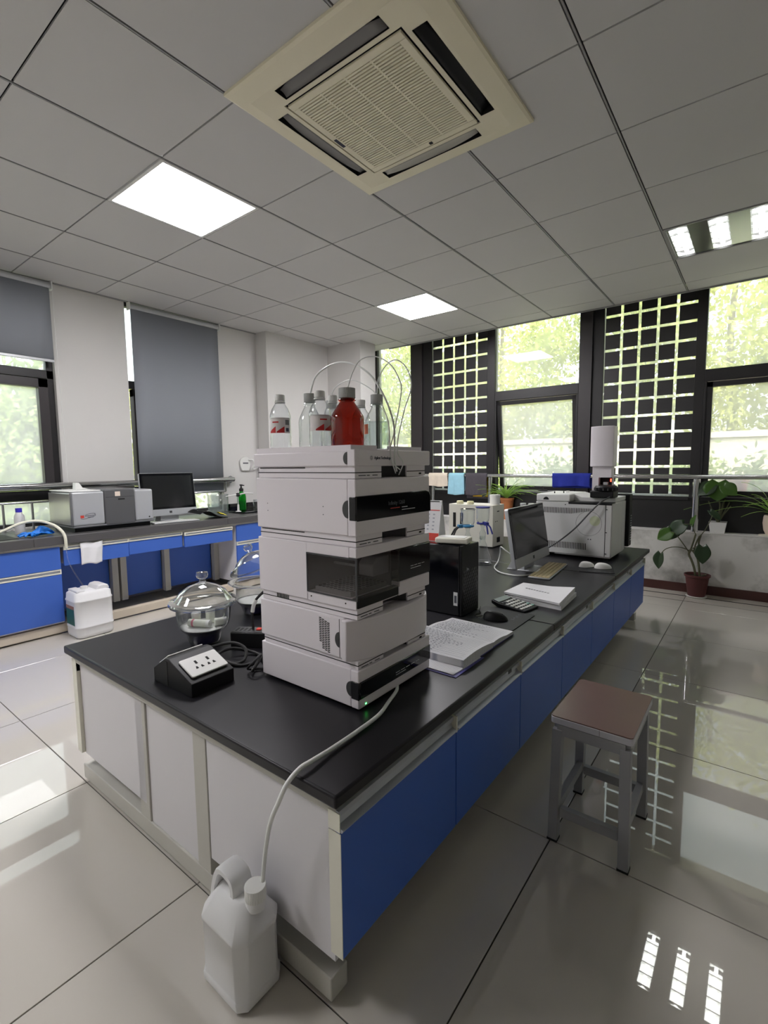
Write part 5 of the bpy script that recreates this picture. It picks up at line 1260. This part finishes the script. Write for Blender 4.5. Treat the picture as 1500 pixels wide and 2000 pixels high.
def heart(t, c, L, W, dirv, nrm, m, fold=.25):
    """heart-shaped leaf: base at c, pointing along dirv, facing nrm"""
    d = Vector(dirv).normalized(); n = Vector(nrm); n = (n-d*n.dot(d)).normalized(); s = d.cross(n)
    def f(u, v):
        x = 2*u-1; w = math.sin(math.pi*min(1, v*.92+.08))**.75*(1-.45*v)
        back = -.16*(1-v)**6*abs(x)
        return Vector(c)+d*(L*(v+back))+s*(W/2*x*w*1.35)+n*(fold*W*.5*abs(x)*w-.10*L*v*v)
    G().grid(f, 10, 12).put('leaf', m, t, solid=.0012, ang=80)
def pot_plant_floor():
    t = T('potted_plant', 'leggy broad leaved plant in a brown pot on the floor by the wall', 'plant', (-.405, 5.125, 0)); c = (-.405, 5.125, 0)
    G().lathe([(.001, .002), (.078, .002), (.084, .010), (.080, .012), (.001, .012)], 32, c).put('saucer', M_white, t)
    M_pot = mat('maroon_pot', (88, 40, 40), .5)
    G().lathe([(.001, .013), (.066, .013), (.070, .02), (.092, .185), (.102, .190), (.104, .208), (.096, .208), (.088, .19)], 40, c).put('pot', M_pot, t)
    G().lathe([(.001, .186), (.089, .184)], 24, c).put('soil', M_soil, t)
    node = (-.415, 5.115, .435)
    stems = [([(-.415, 5.12, .18), (-.43, 5.115, .26), (-.452, 5.11, .33), (-.475, 5.11, .385), (-.462, 5.11, .43)], .010), ([(-.385, 5.12, .18), (-.395, 5.115, .28), (-.41, 5.11, .36), (-.44, 5.11, .41), (-.462, 5.11, .43)], .009),
             ([(-.41, 5.11, .36), (-.40, 5.11, .43), (-.405, 5.105, .50), (-.392, 5.10, .565)], .008), ([(-.462, 5.11, .43), (-.445, 5.10, .50), (-.43, 5.10, .57)], .007), ([(-.44, 5.11, .42), (-.425, 5.10, .49), (-.40, 5.09, .56)], .006),
             ([(-.475, 5.11, .40), (-.50, 5.08, .45), (-.545, 5.06, .52), (-.585, 5.06, .572), (-.62, 5.06, .585)], .0042), ([(-.475, 5.11, .42), (-.53, 5.07, .445), (-.60, 5.06, .445), (-.655, 5.06, .42), (-.69, 5.06, .375)], .0038),
             ([(-.45, 5.11, .44), (-.43, 5.05, .46), (-.40, 5.04, .475), (-.37, 5.04, .47)], .004), ([(-.43, 5.10, .57), (-.45, 5.08, .62), (-.46, 5.07, .66), (-.52, 5.07, .66)], .0036), ([(-.385, 5.12, .19), (-.36, 5.12, .205), (-.335, 5.11, .215)], .004),
             ([(-.395, 5.10, .56), (-.36, 5.11, .62), (-.33, 5.14, .70), (-.32, 5.17, .74)], .0038)]
    for P, r in stems: G().tube(smooth_path(P, 6), r, 8).put('stem', M_stem, t)
    heart(t, (-.62, 5.06, .585), .13, .115, (-.75, -.1, -.55), (.2, -.9, .5), M_leafg)
    heart(t, (-.69, 5.06, .375), .145, .105, (-.15, -.05, -1), (-.5, -.8, .1), M_leafd, .5)
    heart(t, (-.37, 5.04, .475), .155, .115, (.05, -.1, -1), (.1, -1, .1), M_leafd, .12)
    heart(t, (-.52, 5.07, .66), .16, .13, (-.7, .0, -.55), (.1, -.8, .5), M_leafd, .2)
    heart(t, (-.46, 5.07, .655), .10, .05, (.15, -.1, .6), (-.7, -.7, .2), M_leafg, .5)
    heart(t, (-.60, 5.10, .62), .12, .12, (-.25, .0, -1), (.1, -1, .2), M_leafd, .2)
pot_plant_floor()
def ledge_plant():
    t = T('potted_plant', 'broad leaved plant in a square white pot on the ledge', 'plant', (-.285, 5.355, .568)); x, y, z = -.285, 5.355, .5685
    g = G(); a, b = .052, .066
    g.add([(x-a, y-a, z), (x+a, y-a, z), (x+a, y+a, z), (x-a, y+a, z), (x-b, y-b, z+.10), (x+b, y-b, z+.10), (x+b, y+b, z+.10), (x-b, y+b, z+.10)], [(0, 3, 2, 1), (0, 1, 5, 4), (1, 2, 6, 5), (2, 3, 7, 6), (3, 0, 4, 7)]); g.put('pot', M_white, t, solid=.004, smooth=False)
    box('soil', M_soil, t, x-.058, x+.058, y-.058, y+.058, z+.08, z+.09)
    random.seed(3)
    for k in range(8):
        a_ = random.uniform(0, 6.28); r = random.uniform(.03, .10)
        G().tube(smooth_path([(x, y, z+.08), (x+.4*r*math.cos(a_), y+.2*r*math.sin(a_), z+.16), (x+r*math.cos(a_), y+.4*r*math.sin(a_), z+.22+random.uniform(0, .1))], 5), .005, 6).put('stem', M_stem, t)
    G().tube(smooth_path([(x, y, z+.08), (x+.01, y-.02, z+.22), (x-.01, y-.04, z+.36)], 6), .006, 8).put('stem', M_stem, t)
    heart(t, (x-.01, y-.045, z+.46), .17, .21, (.0, -.25, -.8), (.1, -.9, .5), M_leafg, .15)
    heart(t, (x-.05, y-.05, z+.44), .15, .13, (-.6, -.2, -.5), (-.1, -.9, .4), M_leafd, .2)
    heart(t, (x+.03, y-.06, z+.43), .13, .12, (.6, -.2, -.45), (.2, -.9, .4), M_leafg, .2)
    heart(t, (x-.06, y-.06, z+.20), .12, .06, (.7, -.2, -.6), (.3, -.8, .5), M_leafd, .3)
ledge_plant()
def blades(t, c, n, L0, L1, m, seed, spread=1.0, w=.011, az=None):
    random.seed(seed)
    for k in range(n):
        a = random.uniform(0, 6.28) if az is None else random.uniform(*az); L = random.uniform(L0, L1); el = random.uniform(.75, 1.45); dr = random.uniform(.5, 1.25)*spread
        pts = []
        for i in range(11):
            s = i/10; r = L*(s*math.cos(el)+.42*dr*s*s); z = L*(s*math.sin(el)-.62*dr*s*s); pts.append(Vector((c[0]+r*math.cos(a), c[1]-.02+r*math.sin(a)*(.55 if math.sin(a) < 0 else .12), c[2]+z)))
        side = Vector((-math.sin(a), math.cos(a), 0))
        G().grid(lambda u, v: tuple(pts[round(v*10)]+side*((u-.5)*w*(1-.9*v**2)*1.6)+Vector((0, 0, .003*abs(2*u-1)))), 2, 10).put('leaf_blade', m, t, ang=80)
sp = T('spider_plant', 'spider plant with long arching striped leaves in a clay pot', 'plant', (-2.33, 5.37, .568)); c = (-2.33, 5.37, .5685)
G().lathe([(.001, 0), (.055, 0), (.058, .01), (.075, .22), (.080, .225), (.080, .25), (.070, .25), (.068, .23)], 28, c).put('pot', mat('clay_pot', (176, 110, 66), .7), sp); G().lathe([(.001, .236), (.069, .235)], 20, c).put('soil', M_soil, sp)
blades(sp, (-2.33, 5.36, .80), 60, .24, .46, M_spider, 11)
sp2 = T('spider_plant', 'spider plant in a rounded beige pot on the ledge at the right edge', 'plant', (.105, 5.36, .568)); c = (.105, 5.36, .5685)
G().lathe([(.001, 0), (.062, .0), (.066, .010), (.001, .012)], 28, (c[0]-.03, c[1]-.03, c[2])).put('saucer', M_cream, sp2)
G().lathe([(.001, .012), (.045, .012), (.062, .05), (.070, .11), (.066, .165), (.060, .180), (.056, .178), (.060, .15)], 32, c).put('pot', mat('beige_pot', (222, 204, 188), .45), sp2); G().lathe([(.001, .165), (.058, .165)], 20, c).put('soil', M_soil, sp2)
blades(sp2, (.105, 5.35, .74), 26, .22, .42, M_spider, 5)
blades(sp2, (.09, 5.34, .76), 3, .50, .56, M_spider, 8, 1.15, .011, (2.9, 3.5))
# exterior sill with red pot
tag(box('window_sill_outside', mat('grey_sill', (150, 150, 148), .7), None, -4.4, XR, 5.51, 5.90, .80, .905), kind='structure')
rp = T('red_flower_pot', 'bright red plastic flower pot on the sill outside the right window', 'plant pot', (-.185, 5.68, .905)); c = (-.185, 5.68, .9055)
G().lathe([(.001, 0), (.075, 0), (.080, .008), (.102, .125), (.112, .128), (.112, .142), (.104, .142), (.098, .12)], 36, c).put('pot', mat('red_plastic', (212, 30, 28), .35), rp); G().lathe([(.001, .12), (.099, .119)], 24, c).put('soil', M_soil, rp)
blades(rp, (-.185, 5.68, 1.02), 14, .10, .20, leaf_mat('yellow_green_leaf', (170, 190, 80), .4, .4), 4, .8, .02)
# ------------------------------------------------------------------ outdoors
M_ground = mat('paving_outside', (150, 146, 132), .9, var=.15, scale=2)
tag(box('ground_outside', M_ground, None, -30, 30, -25, 45, -.45, -.25), kind='structure')
M_bwall = mat('beige_boundary_wall', (206, 194, 180), .85, var=.06, scale=1.5)
bw = T('boundary_wall', 'pale beige boundary wall outside behind the shrubs', 'wall', (-2, 10.2, -.25))
box('masonry', M_bwall, bw, -16, 12, 10.2, 10.4, -.25, 1.62); box('coping', M_bwall, bw, -16, 12, 10.15, 10.45, 1.62, 1.72)
FOL = []
for k, a in enumerate(((156, 164, 88), (128, 142, 82), (182, 184, 104), (104, 122, 80))): FOL.append(leaf_mat('tree_foliage_%d' % k, a, .45, .4))
M_bark = mat('bark', (96, 84, 70), .9, var=.2, scale=14)
def tree(label, x, y, z0, z1, rx, ry, n, mi, seed, trunk=True, ll=.13, lw=.036, name='tree', cat='tree', group='trees outside the windows'):
    rng = np.random.default_rng(seed)
    t = T(name, label, cat, (x, y, -.25), group=group)
    # leaves in clumps over an ellipsoid
    nc = max(10, n//120); cc = rng.normal(size=(nc, 3)); cc /= np.linalg.norm(cc, axis=1)[:, None]; cc *= (rng.uniform(.25, 1, nc)**.5)[:, None]
    cz, rz = (z0+z1)/2, (z1-z0)/2
    idx = rng.integers(0, nc, n); p = cc[idx]*np.array([rx, ry, rz])+rng.normal(size=(n, 3))*np.array([.26, .26, .22])*min(1, rz)+np.array([x, y, cz])
    p = p[p[:, 2] > -.2]; n = len(p)
    d = rng.normal(size=(n, 3)); d[:, 2] -= .6; d /= np.linalg.norm(d, axis=1)[:, None]
    s = np.cross(d, rng.normal(size=(n, 3))); s /= np.linalg.norm(s, axis=1)[:, None]
    L = ll*rng.uniform(.6, 1.3, n)[:, None]; W = lw*rng.uniform(.7, 1.3, n)[:, None]
    q = np.stack([p, p+d*L*.45+s*W, p+d*L, p+d*L*.45-s*W], 1).reshape(-1, 3)-np.array([x, y, -.25])
    me = bpy.data.meshes.new('foliage'); me.from_pydata(q.tolist(), [], np.arange(4*n).reshape(-1, 4).tolist()); me.materials.append(FOL[mi])
    o = bpy.data.objects.new('foliage', me); COL.objects.link(o); o.parent = t; o['kind'] = 'stuff'
    if trunk:
        G().tube(smooth_path([(x, y, -.25), (x+.1, y, z0*.5+.2), (x-.05, y+.05, cz), (x, y, z1-.4*rz)], 5), .08, 8, rs=[.10-.004*i for i in range(16)]).put('trunk', M_bark, t)
TR = [(-7.6, 11.2, .9, 5.2, 1.7, 1.2, 9000, 0), (-5.2, 11.6, 1.0, 5.6, 1.8, 1.2, 9000, 2), (-2.9, 11.3, .9, 5.4, 1.6, 1.2, 9000, 0), (-.55, 11.9, 1.1, 5.8, 1.5, 1.1, 9000, 2), (1.9, 11.2, .8, 5.4, 1.7, 1.2, 9000, 1), (4.6, 11.6, .9, 5.6, 1.8, 1.2, 6000, 0)]
wh = ['seen past the white corner column', 'behind the left lattice window', 'filling the upper pane of the tilted window', 'behind the right lattice window', 'filling the rightmost visible pane', 'beyond the right edge of the picture']
for k, a in enumerate(TR): tree('leafy light green tree outside, ' + wh[k], *a, seed=20+k)
SH = [(-6.3, 8.9, -.2, 1.5, 1.0, .5, 3500, 3, 'beyond the left mullion'), (-4.2, 9.1, -.2, 1.25, .9, .5, 3500, 1, 'low behind the left lattice window'), (-2.55, 8.2, -.2, 1.35, .55, .4, 3000, 3, 'low in the tilted window, dark green'), (-1.0, 9.2, -.2, 1.2, .8, .5, 3000, 1, 'low behind the right lattice window'), (.35, 8.6, -.2, 1.2, .7, .5, 3000, 3, 'behind the red flower pot'), (2.2, 9.0, -.2, 1.3, .9, .5, 2500, 1, 'beyond the right edge of the picture')]
for k, a in enumerate(SH): tree('leafy shrub outside, ' + a[8], *a[:8], seed=40+k, trunk=False, ll=.11, lw=.03, name='shrub', cat='shrub', group='shrubs outside the windows')
LT = [(-9.4, 2.7, -.2, 3.0, 1.0, 1.1, 8000, 1, 'seen through the half blinded window'), (-9.6, 5.4, -.2, 3.0, 1.1, 1.2, 5000, 0, 'behind the fully lowered blind'), (-9.8, .1, -.2, 2.4, 1.0, 1.1, 4000, 0, 'left of the picture edge')]
for k, a in enumerate(LT): tree('bushy green tree outside the blinds wall, ' + a[8], *a[:8], seed=60+k)
